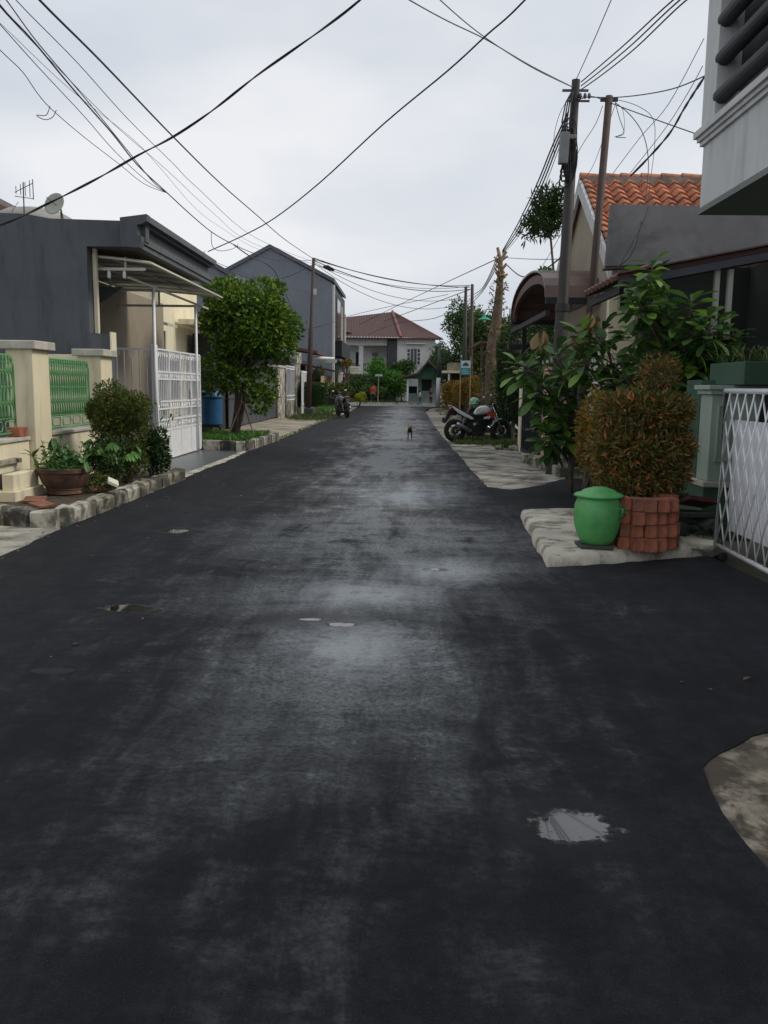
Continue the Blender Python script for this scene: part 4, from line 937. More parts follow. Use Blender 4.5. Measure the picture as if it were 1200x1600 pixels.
MB().box(3.42, 6.0, 8.9, 9.9, 1.563, 1.80).build('box', 'green_dark', t, bevel=.01)
t = thing('planter_grass', (3.7, 9.5, 1.8), 'thin spiky blades growing from the dark green planter', 'plant')
mb = MB()
for _ in range(160): mb.leaf(Vector((rnd(3.35, 5.0), rnd(9.15, 9.8), 1.79)), Vector((rnd(-.6, .6), rnd(-.5, .5), 1)), rvec(), rnd(.08, .24), .018, .7, 2)
mb.build('blades', 'grass', t, leaves=True)
t = thing('small_white_gate', (3.9, 12, 0), 'small white barred gate standing open behind the red-tipped bush', 'gate')
fr = MB()
q0, q1 = Vector((3.72, 12.1, 0)), Vector((4.03, 11.6, 0))
for p in (q0, q1): fr.tube([p + Vector((0, 0, .03)), p + Vector((0, 0, 1.62))], .028, 6)
for z in (.06, .62, 1.50, 1.62): fr.tube([q0 + Vector((0, 0, z)), q1 + Vector((0, 0, z))], .018, 6)
fr.build('frame', 'white_metal', t)
b_ = MB()
for k in range(9):
    p = q0.lerp(q1, (k + .5) / 9); b_.tube([p + Vector((0, 0, .6)), p + Vector((0, 0, 1.6))], .010, 5)
    for z in (.7, .82, .94, 1.06, 1.18, 1.3, 1.42): b_.tube([p + Vector((0, -.012, z)), p + Vector((0, -.012, z + .06))], .014, 5)
b_.build('bars', 'white_metal', t)
MB().prism([(q0.x, q0.y - .01), (q1.x, q1.y - .01), (q1.x, q1.y + .01), (q0.x, q0.y + .01)], 'z', .06, .61).build('lower_panel', 'white_metal', t)

# balcony house, top right
t = thing('balcony_house', (6, 6, -.08), 'white two-storey house whose balcony with black louvres overhangs the top right', 'house')
BX = 3.0
MB().prism([(1.0, 3.36), (9.3, 3.36), (9.3, 3.97), (1.0, 3.97)], 'x', BX, 6).build('balcony_wall', 'balcony_white', t)
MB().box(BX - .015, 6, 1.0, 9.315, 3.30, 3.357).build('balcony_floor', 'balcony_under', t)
tr = MB().box(BX - .03, 6, 1, 9.33, 3.972, 4.015).box(BX - .055, 6, 1, 9.355, 4.017, 4.055).box(BX - .085, 6, 1, 9.385, 4.057, 4.12); tr.build('moulding', 'balcony_white', t)
MB().box(BX - .03, BX + .25, 8.95, 9.32, 4.122, 5.42).build('column', 'balcony_white', t, bevel=.006)
MB().box(BX - .1, 6, 1, 9.4, 5.45, 5.60).build('roof_slab', 'balcony_white', t)
MB().box(BX + .20, BX + .26, 1, 8.94, 4.122, 5.44).build('dark_window', 'dark_stone', t)
for z in (4.35, 4.70, 5.05, 5.38):
    MB().tube([(BX + .03, 1, z), (BX + .03, 9.0 - .02, z)], .075, 14).build('louvre', 'black_metal', t, smooth=True)
MB().box(4.6, 12, 1, 9.0, -.08, 3.295).build('ground_wall', 'green_dark', t)
# porch / dark carport house behind
t = thing('porch_house', (6, 14, -.08), 'dark-shaded porch with brown tiled eave behind the big-leafed plants', 'house')
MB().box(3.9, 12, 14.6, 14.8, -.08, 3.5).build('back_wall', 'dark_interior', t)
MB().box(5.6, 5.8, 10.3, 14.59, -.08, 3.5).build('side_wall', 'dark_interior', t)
rf = MB()
RA = [(2.72, 2.93), (4.65, 3.34), (9, 4.2)]
rf.prism([(2.72, 2.90), (9, 4.14), (9, 4.20), (2.72, 2.96)], 'y', 11.4, 13.3); rf.build('roof', 'brown_roof', t)
MB().prism([(2.70, 2.79), (9, 4.03), (9, 4.12), (2.70, 2.89)], 'y', 11.36, 11.42).build('fascia', 'dark_grey_metal', t)
MB().prism([(2.68, 2.962), (9, 4.205), (9, 4.225), (2.68, 2.982)], 'y', 11.33, 11.6).build('roof_edge', 'brown_roof', t)
ev = MB()
for i in range(8): y = 11.45 + i * .24; ev.tube([(2.62, y, 2.90), (3.1, y, 3.06)], .05, 6)
ev.build('eave_tiles', 'brown_roof', t)
MB().box(2.74, 2.8, 11.5, 13.3, 2.74, 2.84).build('eave_beam', 'black_metal', t)
for x in (3.98, 4.15): MB().box(x - .03, x + .03, 11.45, 11.52, 0, 3.05).build('post', 'canopy_sheet', t)
MB().box(4.0, 12, 10.3, 10.4, -.08, .9).build('low_wall', 'green_dark', t)
MB().tube([(3.05, 11.6, 2.3), (3.9, 13.8, 2.9)], .05, 6).tube([(3.4, 14.0, 1.9), (4.8, 14.0, 2.7)], .05, 6).build('brace', 'dark_grey_metal', t)
# concrete parapet
t = thing('parapet', (6, 14.0, 3.3), 'raw grey concrete parapet wall below the orange tiled roof', 'wall')
PZ = 3.3
pr = MB(); pr.prism([(3.16, 3.45), (9, 3.75), (9, 4.34), (3.2, 4.40)], 'y', 14.2, 14.35); pr.build('wall', 'grey_concrete', t)
MB().prism([(3.14, 3.43), (4.1, 3.48), (4.1, 3.45), (3.14, 3.40)], 'y', 14.15, 14.40).build('rusty_edge', 'rust_metal', t)

# orange tiled house: gable to the street
t = thing('orange_roof_house', (6, 18, -.08), 'cream house with an orange clay tiled gable roof on the right', 'house')
GX = 3.55; pk = ax(907, 281, GX); nf = ax(953, 400, GX); ff = ax(870, 430, GX)
MB().prism([(nf.y + .51, -.08), (ff.y - .3, -.08), (ff.y - .3, ff.z), (pk.y, pk.z - .15), (nf.y + .51, nf.z + .15)], 'x', GX + .10, GX + .3).build('gable_wall', 'beige_plaster', t)
MB().box(GX + .10, 12, nf.y + .3, nf.y + .5, -.08, nf.z + .1).build('side_wall', 'cream_wall', t)
MB().box(4.02 + .1, 4.3, nf.y + .05, nf.y + .29, -.08, 3.3).build('pilaster', 'beige_plaster', t)
dn = Vector((0, nf.y - pk.y, nf.z - pk.z)); Ls = dn.length
tiled_roof(MB(), (GX + .02, pk.y, pk.z), (1, 0, 0), dn, 5.6, Ls + .15, .30, .27, .042, .045, 10).build('roof_slope', 'orange_tile', t, smooth=True, auto=True)
MB().prism([(pk.y, pk.z - .06), (ff.y + .3, ff.z - .26), (ff.y + .3, ff.z - .18), (pk.y, pk.z)], 'x', GX + .06, GX + 5.6).build('back_slope', 'orange_tile', t)
rg = MB()
for i in range(14): x = GX - .02 + i * .42; rg.tube([(x, pk.y, pk.z + .055), (x + .40, pk.y, pk.z + .045)], [.095, .075], 10)
rg.build('ridge_tiles', 'orange_tile', t, smooth=True, auto=True)
MB().box(GX + .02, GX + 5.6, pk.y - .13, pk.y + .13, pk.z - .14, pk.z + .03).build('ridge_mortar', 'ridge_mortar', t)
def barge(a, b, lab):
    d = Vector((0, b[0] - a[0], b[1] - a[1])); 
    m = MB(); m.prism([(a[0], a[1] - .30), (b[0], b[1] - .30), (b[0], b[1]), (a[0], a[1])], 'x', GX - .04, GX + .02); m.build('barge_board', 'balcony_white', t)
barge((pk.y, pk.z + .02), (nf.y - .12, nf.z - .1), '')
barge((ff.y + .2, ff.z - .12), (pk.y + .002, pk.z + .02), '')
wv = at(975, 468, nf.y + .27); MB().box(wv.x - .08, wv.x + .08, nf.y + .26, nf.y + .29, wv.z - .13, wv.z + .13).build('vent_window', 'glass_dark', t)
MB().box(wv.x - .13, wv.x + .13, nf.y + .21, nf.y + .25, wv.z + .15, wv.z + .19).box(wv.x - .12, wv.x - .08, nf.y + .22, nf.y + .25, wv.z - .16, wv.z + .148).build('window_frame', 'cap_stone', t)

# brown barrel canopy over next driveway
t = thing('barrel_canopy', (3.5, 19.5, 0), 'brown metal barrel-vaulted carport canopy behind the thick utility pole', 'canopy')
yc, hw, zb, zt_ = 19.5, 2.75, 3.22, 3.98
def arcp(r=0, k=14): return [(yc - (hw + r) * math.cos(math.pi * i / k), zb - r * 0 + (zt_ - zb + r) * math.sin(math.pi * i / k) ** .8) for i in range(k + 1)]
A1, A2 = arcp(.0), arcp(-.04)
sh = MB(); sh.prism([(p[0], p[1]) for p in A1] + [(p[0], p[1]) for p in reversed(A2)], 'x', 2.6, 7); sh.build('sheet', 'brown_sheet', t)
A3 = arcp(-.10)
MB().prism([(p[0], p[1] - .06) for p in A2] + [(p[0], p[1] - .06) for p in reversed(arcp(-.22))], 'x', 2.66, 2.74).build('arch_rim', 'brown_roof', t)
MB().prism([(p[0], p[1]) for p in arcp(-.3)] , 'x', 3.6, 3.64).build('end_panel', 'brown_sheet', t)
fr = MB().box(2.62, 7, yc - hw - .03, yc - hw + .07, zb - .12, zb - .003).box(2.62, 7, yc + hw - .07, yc + hw + .03, zb - .12, zb - .003).box(2.62, 2.7, yc - hw, yc + hw, zb - .34, zb - .24); fr.build('beams', 'black_metal', t)
for (x, y) in ((2.95, yc - hw + .1), (2.95, yc + hw - .1)): MB().box(x - .05, x + .05, y - .05, y + .05, 0, zb - .13).build('post', 'black_metal', t)
MB().box(2.6, 7, yc + hw + .15, yc + hw + .5, 2.5, 2.62).build('lower_eave', 'black_metal', t)
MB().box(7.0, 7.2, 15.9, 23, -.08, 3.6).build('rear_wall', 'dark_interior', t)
t = thing('black_gate', (2.85, 19.3, 0), 'tall black sheet-metal gate beside the concrete apron', 'gate')
MB().box(2.84, 2.88, 18.1, 20.9, .08, 2.0).build('sheet', 'black_metal', t)
f_ = MB()
for i in range(9): y = 18.1 + i * .35; f_.box(2.80, 2.836, y - .025, y + .025, .08, 2.05)
f_.box(2.79, 2.90, 18.05, 20.95, .02, .078).box(2.79, 2.90, 18.05, 20.95, 2.052, 2.1); f_.build('frame', 'black_metal', t)
pillar('gate_pillar', 2.82, 3.2, 17.3, 18.0, 2.0, 'peach plastered gate pillar right of the black gate', 'peach_wall', over=.03)
pillar('gate_pillar', 2.78, 3.0, 21.0, 21.4, 1.9, 'slim cream gate pillar at the far end of the black gate', 'cream_wall', over=.03)
t = thing('drain_step', (2.8, 16.2, 0), 'broken concrete step edging under the peach pillar', 'step')
MB().prism(wobble([(2.68, 14.9), (3.35, 14.75), (3.45, 17.6), (2.7, 17.6), (2.52, 18.2), (2.42, 18.1)], .04), 'z', -.08, .16).build('base', 'mossy_kerb', t, bevel=.02)
MB().prism(wobble([(2.74, 15.2), (3.35, 15.1), (3.35, 17.2), (2.76, 17.25)], .03), 'z', .15, .30).build('upper', 'old_concrete', t, bevel=.015)
t = thing('white_grille', (3.4, 16.6, .3), 'white ornamental grille half hidden behind the big-leafed tree', 'grille')
g_ = MB()
for i in range(8): y = 15.4 + i * .2; g_.box(3.38, 3.41, y, y + .03, 1.0, 2.2)
for z in (1.0, 1.6, 2.2): g_.box(3.37, 3.42, 15.4, 16.85, z, z + .04)
g_.build('bars', 'white_metal', t); MB().box(3.42, 3.6, 15.0, 17.2, -.08, 1.0).box(3.42, 3.6, 16.9, 17.2, 1.0, 2.4).build('wall', 'peach_wall', t)
o = MB().box(3.5, 4.0, 14.75, 14.9, .3, 1.75).build('rust_panel', 'rust_metal'); tag(o, 'brown rusty metal panel below the cream side wall', 'panel')
pillar('porch_pillar', 3.6, 3.85, 14.0, 14.25, 1.35, 'short cream pillar behind the golden bush', 'cream_wall', over=.02, z0=-.08)

# ---- green urn bin
gx, gy = G(936, 853, .12).x, G(936, 853, .12).y + .12
t = thing('green_bin', (gx, gy, .1), 'bright green urn-shaped rubber bin with wide lid on the concrete island', 'bin')
MB().lathe([(.128, .0), (.142, .01), (.172, .07), (.202, .17), (.213, .27), (.205, .35), (.186, .40), (.178, .42), (.185, .43)], (gx, gy, .125), 44).build('body', 'bin_green', t, smooth=True, auto=True)
MB().lathe([(.214, .0), (.224, .010), (.205, .026), (.165, .037), (.13, .062), (.06, .084), (.01, .09)], (gx + .005, gy, .55), 44, wob=.012).build('lid', 'bin_green', t, smooth=True)
h = Vector((gx + .165, gy - .085, .42)); hd = Vector((.85, -.5, 0)).normalized(); hs = Vector((.5, .85, 0)).normalized()
MB().tube([h - hs * .04 + Vector((0, 0, .035)), h - hs * .04 + hd * .05 + Vector((0, 0, .035)), h + hs * .04 + hd * .05 + Vector((0, 0, .035)), h + hs * .04 + Vector((0, 0, .035))], .008, 6).tube([h - hs * .04 - Vector((0, 0, .025)), h - hs * .04 + hd * .045 - Vector((0, 0, .025)), h + hs * .04 + hd * .045 - Vector((0, 0, .025)), h + hs * .04 - Vector((0, 0, .025))], .008, 6).tube([h - hs * .045 + hd * .047 - Vector((0, 0, .025)), h - hs * .045 + hd * .05 + Vector((0, 0, .035))], .008, 6).tube([h + hs * .045 + hd * .047 - Vector((0, 0, .025)), h + hs * .045 + hd * .05 + Vector((0, 0, .035))], .008, 6).build('handle', 'bin_green', t, smooth=True)
o = MB().box(gx - .17, gx + .12, gy - .17, gy + .13, .092, .124).build('base_tile', 'paver_dark', bevel=.006); tag(o, 'dark flat tile under the green bin', 'tile')

# ---- brick ring around the bush
bc = Vector((2.16, 7.92, .08)); kb = 0; protoB = None
bp = MB().box(-.052, .052, -.085, .085, 0, .115); 
bp2 = bp.build('brick', 'terracotta', bevel=.006, loc=(0, 0, 0)); bp3 = MB().box(-.052, .052, -.085, .085, 0, .115).build('brick', 'terracotta_dark', bevel=.006, loc=(0, 0, 0))
first = {0: True, 1: True}
def put_brick(x, y, z, rz, dark, label):
    src = (bp2, bp3)[dark]
    if first[dark]: o = src; first[dark] = False
    else: o = src.copy(); COL.objects.link(o)
    o.location = (x, y, z); o.rotation_euler = (rnd(-.02, .02), rnd(-.02, .02), rz)
    tag(o, label, 'brick', 'stacked terracotta bricks round the bush')
sides = [('front side facing the road corner', [(-.19, -.22), (-.085, -.27), (.02, -.285), (.125, -.26), (.225, -.20)], 0), ('side nearest the green bin', [(-.24, -.10), (-.26, .01), (-.25, .12), (-.22, .22)], 1.57),
         ('right side next to the dark pavers', [(.27, -.06), (.28, .05), (.27, .16), (.24, .26)], 1.57)]
LV = ['bottom row', 'second row', 'third row', 'top row']; OR = ['first', 'second', 'third', 'fourth', 'fifth']
for sn, pts, rz in sides:
    for lv in range(4):
        for i, (x, y) in enumerate(pts):
            if lv == 3 and random.random() < .42: continue
            put_brick(bc.x + x + rnd(-.007, .007), bc.y + y + rnd(-.06, .03), bc.z + lv * .1175, rz + rnd(-.13, .13), int(random.random() < .3),
                      '%s orange brick from the left, %s, %s' % (OR[i], LV[lv], sn))
for i, (x, y, z) in enumerate([(-.13, -.34, 3), (-.02, -.33, 3), (-.13, -.33, 4)]): 
    put_brick(bc.x + x, bc.y + y - .11, bc.z + (z - 1) * .1165 + (.118 if z == 4 else 0) - .0, .02, 0, 'orange brick jutting forward from the front face, %s' % ['left one', 'right one', 'uppermost one'][i]) if False else None
struct(MB().lathe([(.20, 0), (.20, .38)], (bc.x, bc.y, .09), 20).build('ring_soil', 'soil'))
# red-tipped bush
cb = [((2.29, 8.35, .94), (.43, .43, .49)), ((2.30, 8.35, 1.25), (.36, .36, .28))] + [((2.28 + q * math.cos(a), 8.35 + q * math.sin(a), z), (.19, .19, .17)) for a in [k * .7 for k in range(9)] for z, q in ((.70, .27), (.95, .31), (1.29, .28))]
bush('red_tip_bush', 'dense drum-shaped bush with coppery red leaf tips above the brick ring', cb, 17000, .074, .021, 'leaf_red', (2.2, 8.15, .42), 50, .008, rough=.24, shell=.62)
cb = [((2.42, 8.38, 1.66), (.20, .2, .17))]
bush('bush_tuft', 'loose feathery tuft sprouting from the top of the red-tipped bush', cb, 900, .06, .014, 'leaf_red', (2.36, 8.38, 1.3), 16, .005, rough=.3, shell=.2)
bush('golden_bush', 'loose golden-green bush partly hidden left of the red-tipped bush', cluster((2.22, 9.9, .95), (.27, .35, .6), 9, .45), 3000, .075, .02, 'leaf_gold', (2.1, 9.9, .08), 30, .008, rough=.35, shell=.35)
o = MB().tube([(2.28, 10.1, .0), (2.28, 10.1, .65)], .022, 8).build('white_pipe', 'white_metal', smooth=True); tag(o, 'short white plastic pipe upright beside the golden bush', 'pipe')
# dark paver pile
PL = [(2.72, 8.9, .42, .3, .24, 0, 'large dark green paver on top of the heap by the bricks'), (2.98, 8.75, .38, .2, .3, 1, 'reddish paver lying on the heap near the lattice gate'), (2.85, 8.5, .28, .5, .1, 0, 'dark paver leaning lowest in front of the reddish one'),
      (2.75, 8.6, .20, .1, .2, 0, 'flat dark paver under the leaning one on the heap'), (3.0, 8.5, .15, -.3, .1, 0, 'dark paver at the foot of the heap beside the gate frame'), (2.72, 8.75, .10, .4, .05, 0, 'lowest dark paver of the heap on the left'), (2.95, 8.95, .25, 0, .1, 0, 'dark paver at the back of the heap against the green plinth')]
for (x, y, z, rz, tl, c_, lb) in PL:
    o = MB().obox((x, y, z), (.32, .30, .045), Matrix.Rotation(rz, 3, 'Z') @ Matrix.Rotation(-tl, 3, 'X') @ Matrix.Rotation(tl * .5, 3, 'Y')).build('paver', 'paver_red' if c_ else 'paver_dark', bevel=.006); tag(o, lb, 'paver')
t = thing('rubble', (2.9, 8.7, 0), 'dark low rubble mound carrying the loose pavers', 'rubble'); r_ = MB()
for i in range(34): r_.obox((rnd(2.62, 3.08), rnd(8.35, 9.1), rnd(.0, .24)), (rnd(.1, .2), rnd(.1, .2), rnd(.05, .1)), Matrix.Rotation(rnd(0, 3), 3, 'Z') @ Matrix.Rotation(rnd(-.5, .5), 3, 'X'))
r_.build('chunks', 'paver_dark', t, bevel=.006)
# island end kerb
o = MB().sweep([(2.62, 8.0), (2.86, 7.86)], .10, .05, .13, .006, .1).build('kerb_stone', 'pale_slab'); tag(o, 'short pale kerb stone at the tip of the concrete island', 'kerb stone')

# ---- big leafed plants
def big_leaf_plant(name, label, base, tips, nleaf=11, ln=.27, young=(), trunk=.024):
    tips = list(tips) + [(x + rnd(-.22, .22), y + rnd(-.25, .25), z + rnd(-.22, .12)) for (x, y, z) in tips[1::(1 if 'right' in label else 3)]]; nleaf += 2
    base = Vector(base); t = thing(name, base, label, 'tree'); st = MB(); lf = MB(); yg = MB()
    for i, (x, y, z, *rest) in enumerate(tips):
        tip = Vector((x, y, z)); hz_ = max(.25, (tip.z - base.z) * .72 - .15); mid = Vector((base.x + (tip.x - base.x) * .12 + .02 * math.sin(i), base.y + .03 * math.cos(i), base.z + hz_))
        pth = [base.lerp(mid, k / 4) for k in range(4)] + [mid.lerp(tip, k / 5) + rvec() * .01 for k in range(6)]
        st.tube(pth, [trunk * (1 - .085 * k) for k in range(10)], 6)
        n = nleaf
        for k in range(n):
            a = k * 2.4 + rnd(-.3, .3); e = .75 - 1.5 * (k / n) + rnd(-.25, .25)
            d = Vector((math.cos(a) * math.cos(e), math.sin(a) * math.cos(e), math.sin(e)))
            p = tip - Vector((0, 0, (k / n) * .22)); q = p + d * .045
            st.tube([p, q], .004, 4)
            is_y = i in young and k < n * .6
            if is_y: d = Vector((math.cos(a) * .35, math.sin(a) * .35, -1)).normalized()
            (yg if is_y else lf).leaf(q, d, (Vector((0, 0, 1)) + rvec() * .45) if not is_y else rvec(), ln * rnd(.7, 1.12) * (.75 if is_y else 1), ln * rnd(.36, .46), rnd(.1, .5), 2)
    st.build('stems', 'bark', t, smooth=True); lf.build('leaves', 'leaf_mango', t, leaves=True, smooth=True)
    if young: yg.build('young_leaves', 'leaf_young', t, leaves=True, smooth=True)
    return t
def tips_px(lst, Y): return [tuple(at(u, v, Y + dy)) for (u, v, dy) in lst]
big_leaf_plant('mango_sapling', 'left big-leafed mango sapling in front of the black gate with brown drooping young leaves', (2.45, 12.6, -.02),
    tips_px([(845, 520, 0), (822, 572, -.2), (850, 565, .3), (880, 580, 0), (842, 600, -.3), (865, 610, .2), (900, 600, .1), (850, 640, -.2), (880, 650, 0), (860, 670, -.3), (895, 640, .3), (885, 672, 0), (905, 555, .5), (852, 676, -.1), (870, 545, .2)], 12.4), 12, .30, (0,))
big_leaf_plant('mango_tree', 'middle mango sapling with pale brown young leaves before the slim pole', (2.95, 11.9, -.02),
    tips_px([(925, 490, 0), (905, 520, .2), (950, 545, 0), (915, 560, -.2), (935, 590, .1), (940, 515, .2), (895, 565, .2), (960, 575, .1)], 11.8), 12, .29, (0, 1))
big_leaf_plant('mango_tree', 'right tall bright green mango tree under the brown tiled eave', (3.55, 11.2, 0),
    tips_px([(1018, 415, 0), (1015, 440, .1), (1080, 470, 0), (1105, 495, -.1), (1050, 500, .1), (1020, 500, .1), (1085, 520, -.2), (1120, 530, 0), (1040, 550, 0), (1075, 560, -.1), (1105, 560, .1), (1000, 560, 0), (1030, 590, -.1), (1070, 590, 0), (1100, 590, 0), (1125, 505, .1), (1010, 470, 0)], 11), 13, .28, (), .03)
# conical hedge column by the motorcycles
t = thing('hedge_column', (3.05, 24.2, -.05), 'tall dark clipped evergreen column behind the white motorcycle', 'hedge')
MB().tube(limb((3.3, 24.2, -.05), (3.2, 24.2, 1.2), .04), .06, 7).tube(limb((3.0, 24.0, -.05), (3.0, 24.2, 1.2), .04), .05, 7).build('trunk', 'bark', t)
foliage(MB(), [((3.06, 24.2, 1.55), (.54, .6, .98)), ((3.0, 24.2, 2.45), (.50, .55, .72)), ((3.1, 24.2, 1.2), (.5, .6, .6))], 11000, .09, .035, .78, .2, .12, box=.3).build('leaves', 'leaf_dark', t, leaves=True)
MB().ell((3.06, 24.2, 1.8), .36, .4, 1.1, 12, 8).build('hedge_core', 'bark', t)  # solid core inside the column's leaves
grass_patch('roadside_grass', lambda: (rnd(1.35, 3.3), rnd(23.2, 27), -.03), 5200, .15, label='grass patch under the parked motorcycles')
grass_patch('roadside_grass', lambda: (2.9 + random.gauss(0, .25), 22.5 + random.gauss(0, .6), -.02), 900, .2, label='tall weeds at the near foot of the evergreen column')
grass_patch('roadside_grass', lambda: (rnd(1.9, 4.8), rnd(27, 60), -.03), 2200, .14, label='sparse grass along the far right verge')
for i, (x, y, r) in enumerate([(2.35, 21.6, .12), (2.7, 21.3, .16), (2.9, 21.9, .13)]):
    o = MB().ell((x, y, .03), r, r * .8, r * .6, 10, 6).build('rock', 'mossy_kerb'); tag(o, ['small mossy rock nearest the road by the apron', 'largest mossy rock beside the cream pillar', 'rear mossy rock under the evergreen column'][i], 'rock')
grass_patch('edge_weeds', lambda: random.choice([(2.72 + random.gauss(0, .04), rnd(14.8, 18.5), -.03), (rnd(1.9, 2.9), 8.0 + random.gauss(0, .02) + .3, .06), (3.0 + random.gauss(0, .03), rnd(8.2, 9.2), .0), (2.66 + random.gauss(0, .05), 17.5 + random.gauss(0, .8), -.02), (2.0 + random.gauss(0, .05), rnd(8.2, 10.1), .06)]), 900, .07, label='small weeds growing in the concrete joints on the right')
# background tree crown behind thick pole
make_tree('roof_tree', 'small dark tree crown sticking out left of the thick utility pole', (3.7, 22.6, -.05), cluster((3.45, 22.4, 5.85), (.62, .6, .62), 12, .45) + [((3.0, 22.4, 5.4), (.25, .3, .2))], 1700, .20, .045, 'leaf_dark', .05, 5.4, shell=.3, rough=.4)
bush('canopy_weed', 'small bright tuft growing on top of the barrel canopy', [((3.05, 19.7, 4.03), (.15, .2, .12))], 120, .12, .04, 'leaf_bright', (3.05, 19.7, 3.9), 4, .006)

# ================================================================ RIGHT: middle distance
t = thing('pollarded_tree', (2.95, 30, -.05), 'pale pollarded tree trunk with stubby cut branches', 'tree')
tp = Vector((3.12, 30, 5.75)); pth = [Vector((2.95, 30, -.05)), Vector((2.93, 30, 1.5)), Vector((2.92, 30, 2.8)), Vector((3.05, 30, 3.9)), Vector((3.12, 30, 5.0)), tp]
MB().tube(pth, [.30, .24, .21, .17, .12, .07], 12).build('trunk', 'bark_pale', t, smooth=True)
st = MB()
for i in range(46):
    s = rnd(.35, 1); k = min(4, int(s * 5)); p = pth[k].lerp(pth[k + 1], s * 5 - k)
    if i < 18: p = tp + Vector((0, 0, rnd(-.9, 0)))
    a = rnd(0, 6.28); d = Vector((math.cos(a), math.sin(a), rnd(.1, 1.4))).normalized(); l = rnd(.08, .3)
    st.tube([p, p + d * (l + .12)], [rnd(.035, .065), .03], 6)
st.tube([tp, tp + Vector((-.12, 0, .45))], [.07, .05], 7).tube([tp, tp + Vector((.18, 0, .32))], [.07, .05], 7)
st.build('branches', 'cut_wood', t)
fl = foliage(MB(), [((3.05, 30, 3.9), (.3, .35, 1.0)), ((2.8, 29.9, 1.6), (.35, .35, 1.4)), ((3.1, 30, 4.9), (.3, .3, .2))], 700, .12, .05, .6, .1, .4); fl.build('leaves', 'leaf_bush', t, leaves=True)
bush('column_hedge', 'brownish hedge mass between pollarded tree and evergreen column', cluster((3.3, 28.2, 1.9), (.6, .6, 1.5), 9), 3200, .13, .05, 'leaf_bush', (3.3, 28.2, -.05), 10, .03)
bush('cone_bush', 'larger golden-brown dome bush in the middle distance', cluster((3.72, 50, 1.25), (1.15, .9, 1.3), 9, .4), 6000, .13, .05, 'leaf_gold', (3.6, 50, -.05), 10, .03, rough=.12)
bush('cone_bush', 'smaller golden-brown dome bush nearer the white-footed pole', cluster((2.95, 55, .95), (.95, .9, 1.15), 8, .4), 4500, .14, .05, 'leaf_gold', (2.75, 55, -.05), 10, .03, rough=.12)
for i in range(5):
    x, y = [(5.5, 33), (6.5, 38), (5.6, 44), (7.5, 30), (7.6, 47)][i]
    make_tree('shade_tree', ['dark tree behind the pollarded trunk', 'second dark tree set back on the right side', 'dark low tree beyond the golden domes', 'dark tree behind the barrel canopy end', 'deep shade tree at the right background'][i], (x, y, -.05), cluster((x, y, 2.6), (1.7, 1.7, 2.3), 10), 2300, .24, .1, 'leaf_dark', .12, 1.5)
t = thing('maroon_carport', (5, 41, 0), 'small dark red carport roof behind the banner', 'canopy')
MB().prism([(3.2, 3.45), (9, 3.5), (9, 3.6), (3.2, 3.55)], 'y', 38.5, 44).build('roof', 'tail_red' if False else 'maroon_tile', t)
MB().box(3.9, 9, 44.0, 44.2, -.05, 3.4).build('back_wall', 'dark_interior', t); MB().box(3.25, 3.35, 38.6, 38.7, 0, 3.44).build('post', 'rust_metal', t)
t = thing('banner', (3.55, 48, 0), 'teal printed banner with a small car picture on a bamboo frame', 'banner')
b0, b1 = at(720, 563, 48), at(735, 586, 48)
MB().box(b0.x, b1.x, 48.02, 48.04, b1.z, b0.z).build('sheet', 'teal_print', t)
MB().box(b0.x + .01, b1.x - .01, 48.0, 48.015, b1.z + .38, b0.z - .02).build('pale_top', 'banner_pale', t)
cz_ = b1.z + .5
MB().prism([(b0.x + .12, cz_), (b0.x + .12, cz_ + .09), (b0.x + .18, cz_ + .11), (b0.x + .22, cz_ + .18), (b0.x + .34, cz_ + .18), (b0.x + .4, cz_ + .1), (b0.x + .45, cz_ + .08), (b0.x + .45, cz_)], 'y', 47.985, 47.998).build('car_picture', 'dark_stone', t)
m_ = MB()
for k in range(3): m_.box(b0.x + .08, b1.x - .1 - .04 * k, 48.005, 48.018, b1.z + .08 + .09 * k, b1.z + .11 + .09 * k)
m_.build('print_lines', 'banner_pale', t)
MB().tube([(b0.x, 48.06, 0), (b0.x, 48.06, b0.z + .1)], .03, 6).tube([(b1.x, 48.06, 0), (b1.x, 48.06, b0.z + .2)], .03, 6).build('poles', 'cut_wood', t)
t = thing('street_lamp', (4.0, 42, 3.5), 'green conical lamp shade hanging by the pollarded tree', 'lamp')
lp = at(757, 500, 42)
MB().lathe([(.32, 0), (.30, .03), (.12, .12), (.06, .2), (.05, .3)], tuple(lp), 16).build('lamp_shade', 'lamp_green', t, smooth=True)
MB().lathe([(.05, -.1), (.07, -.05), (.05, .02)], tuple(lp), 10).build('bulb', 'bulb_white', t); MB().tube([lp + Vector((0, 0, .3)), lp + Vector((.1, 0, .5)), lp + Vector((1.2, 0, .55)), (lp.x + 1.2, 42, -.05)], .025, 6).build('arm', 'pole_metal', t)
t = thing('awning_shop', (6, 66, 0), 'flat-roofed shop with pale awning behind the golden domes', 'house')
MB().box(3.3, 14, 64, 70, -.05, 2.7).build('wall', 'dark_interior', t); MB().box(2.6, 8, 62.5, 64.5, 2.55, 2.72).build('awning', 'cream_wall', t)
MB().box(3.1, 8, 63, 67, 2.73, 3.3).build('parapet', 'tan_drive', t); MB().box(3.0, 3.1, 62.6, 62.7, 0, 2.5).build('post', 'white_metal', t)

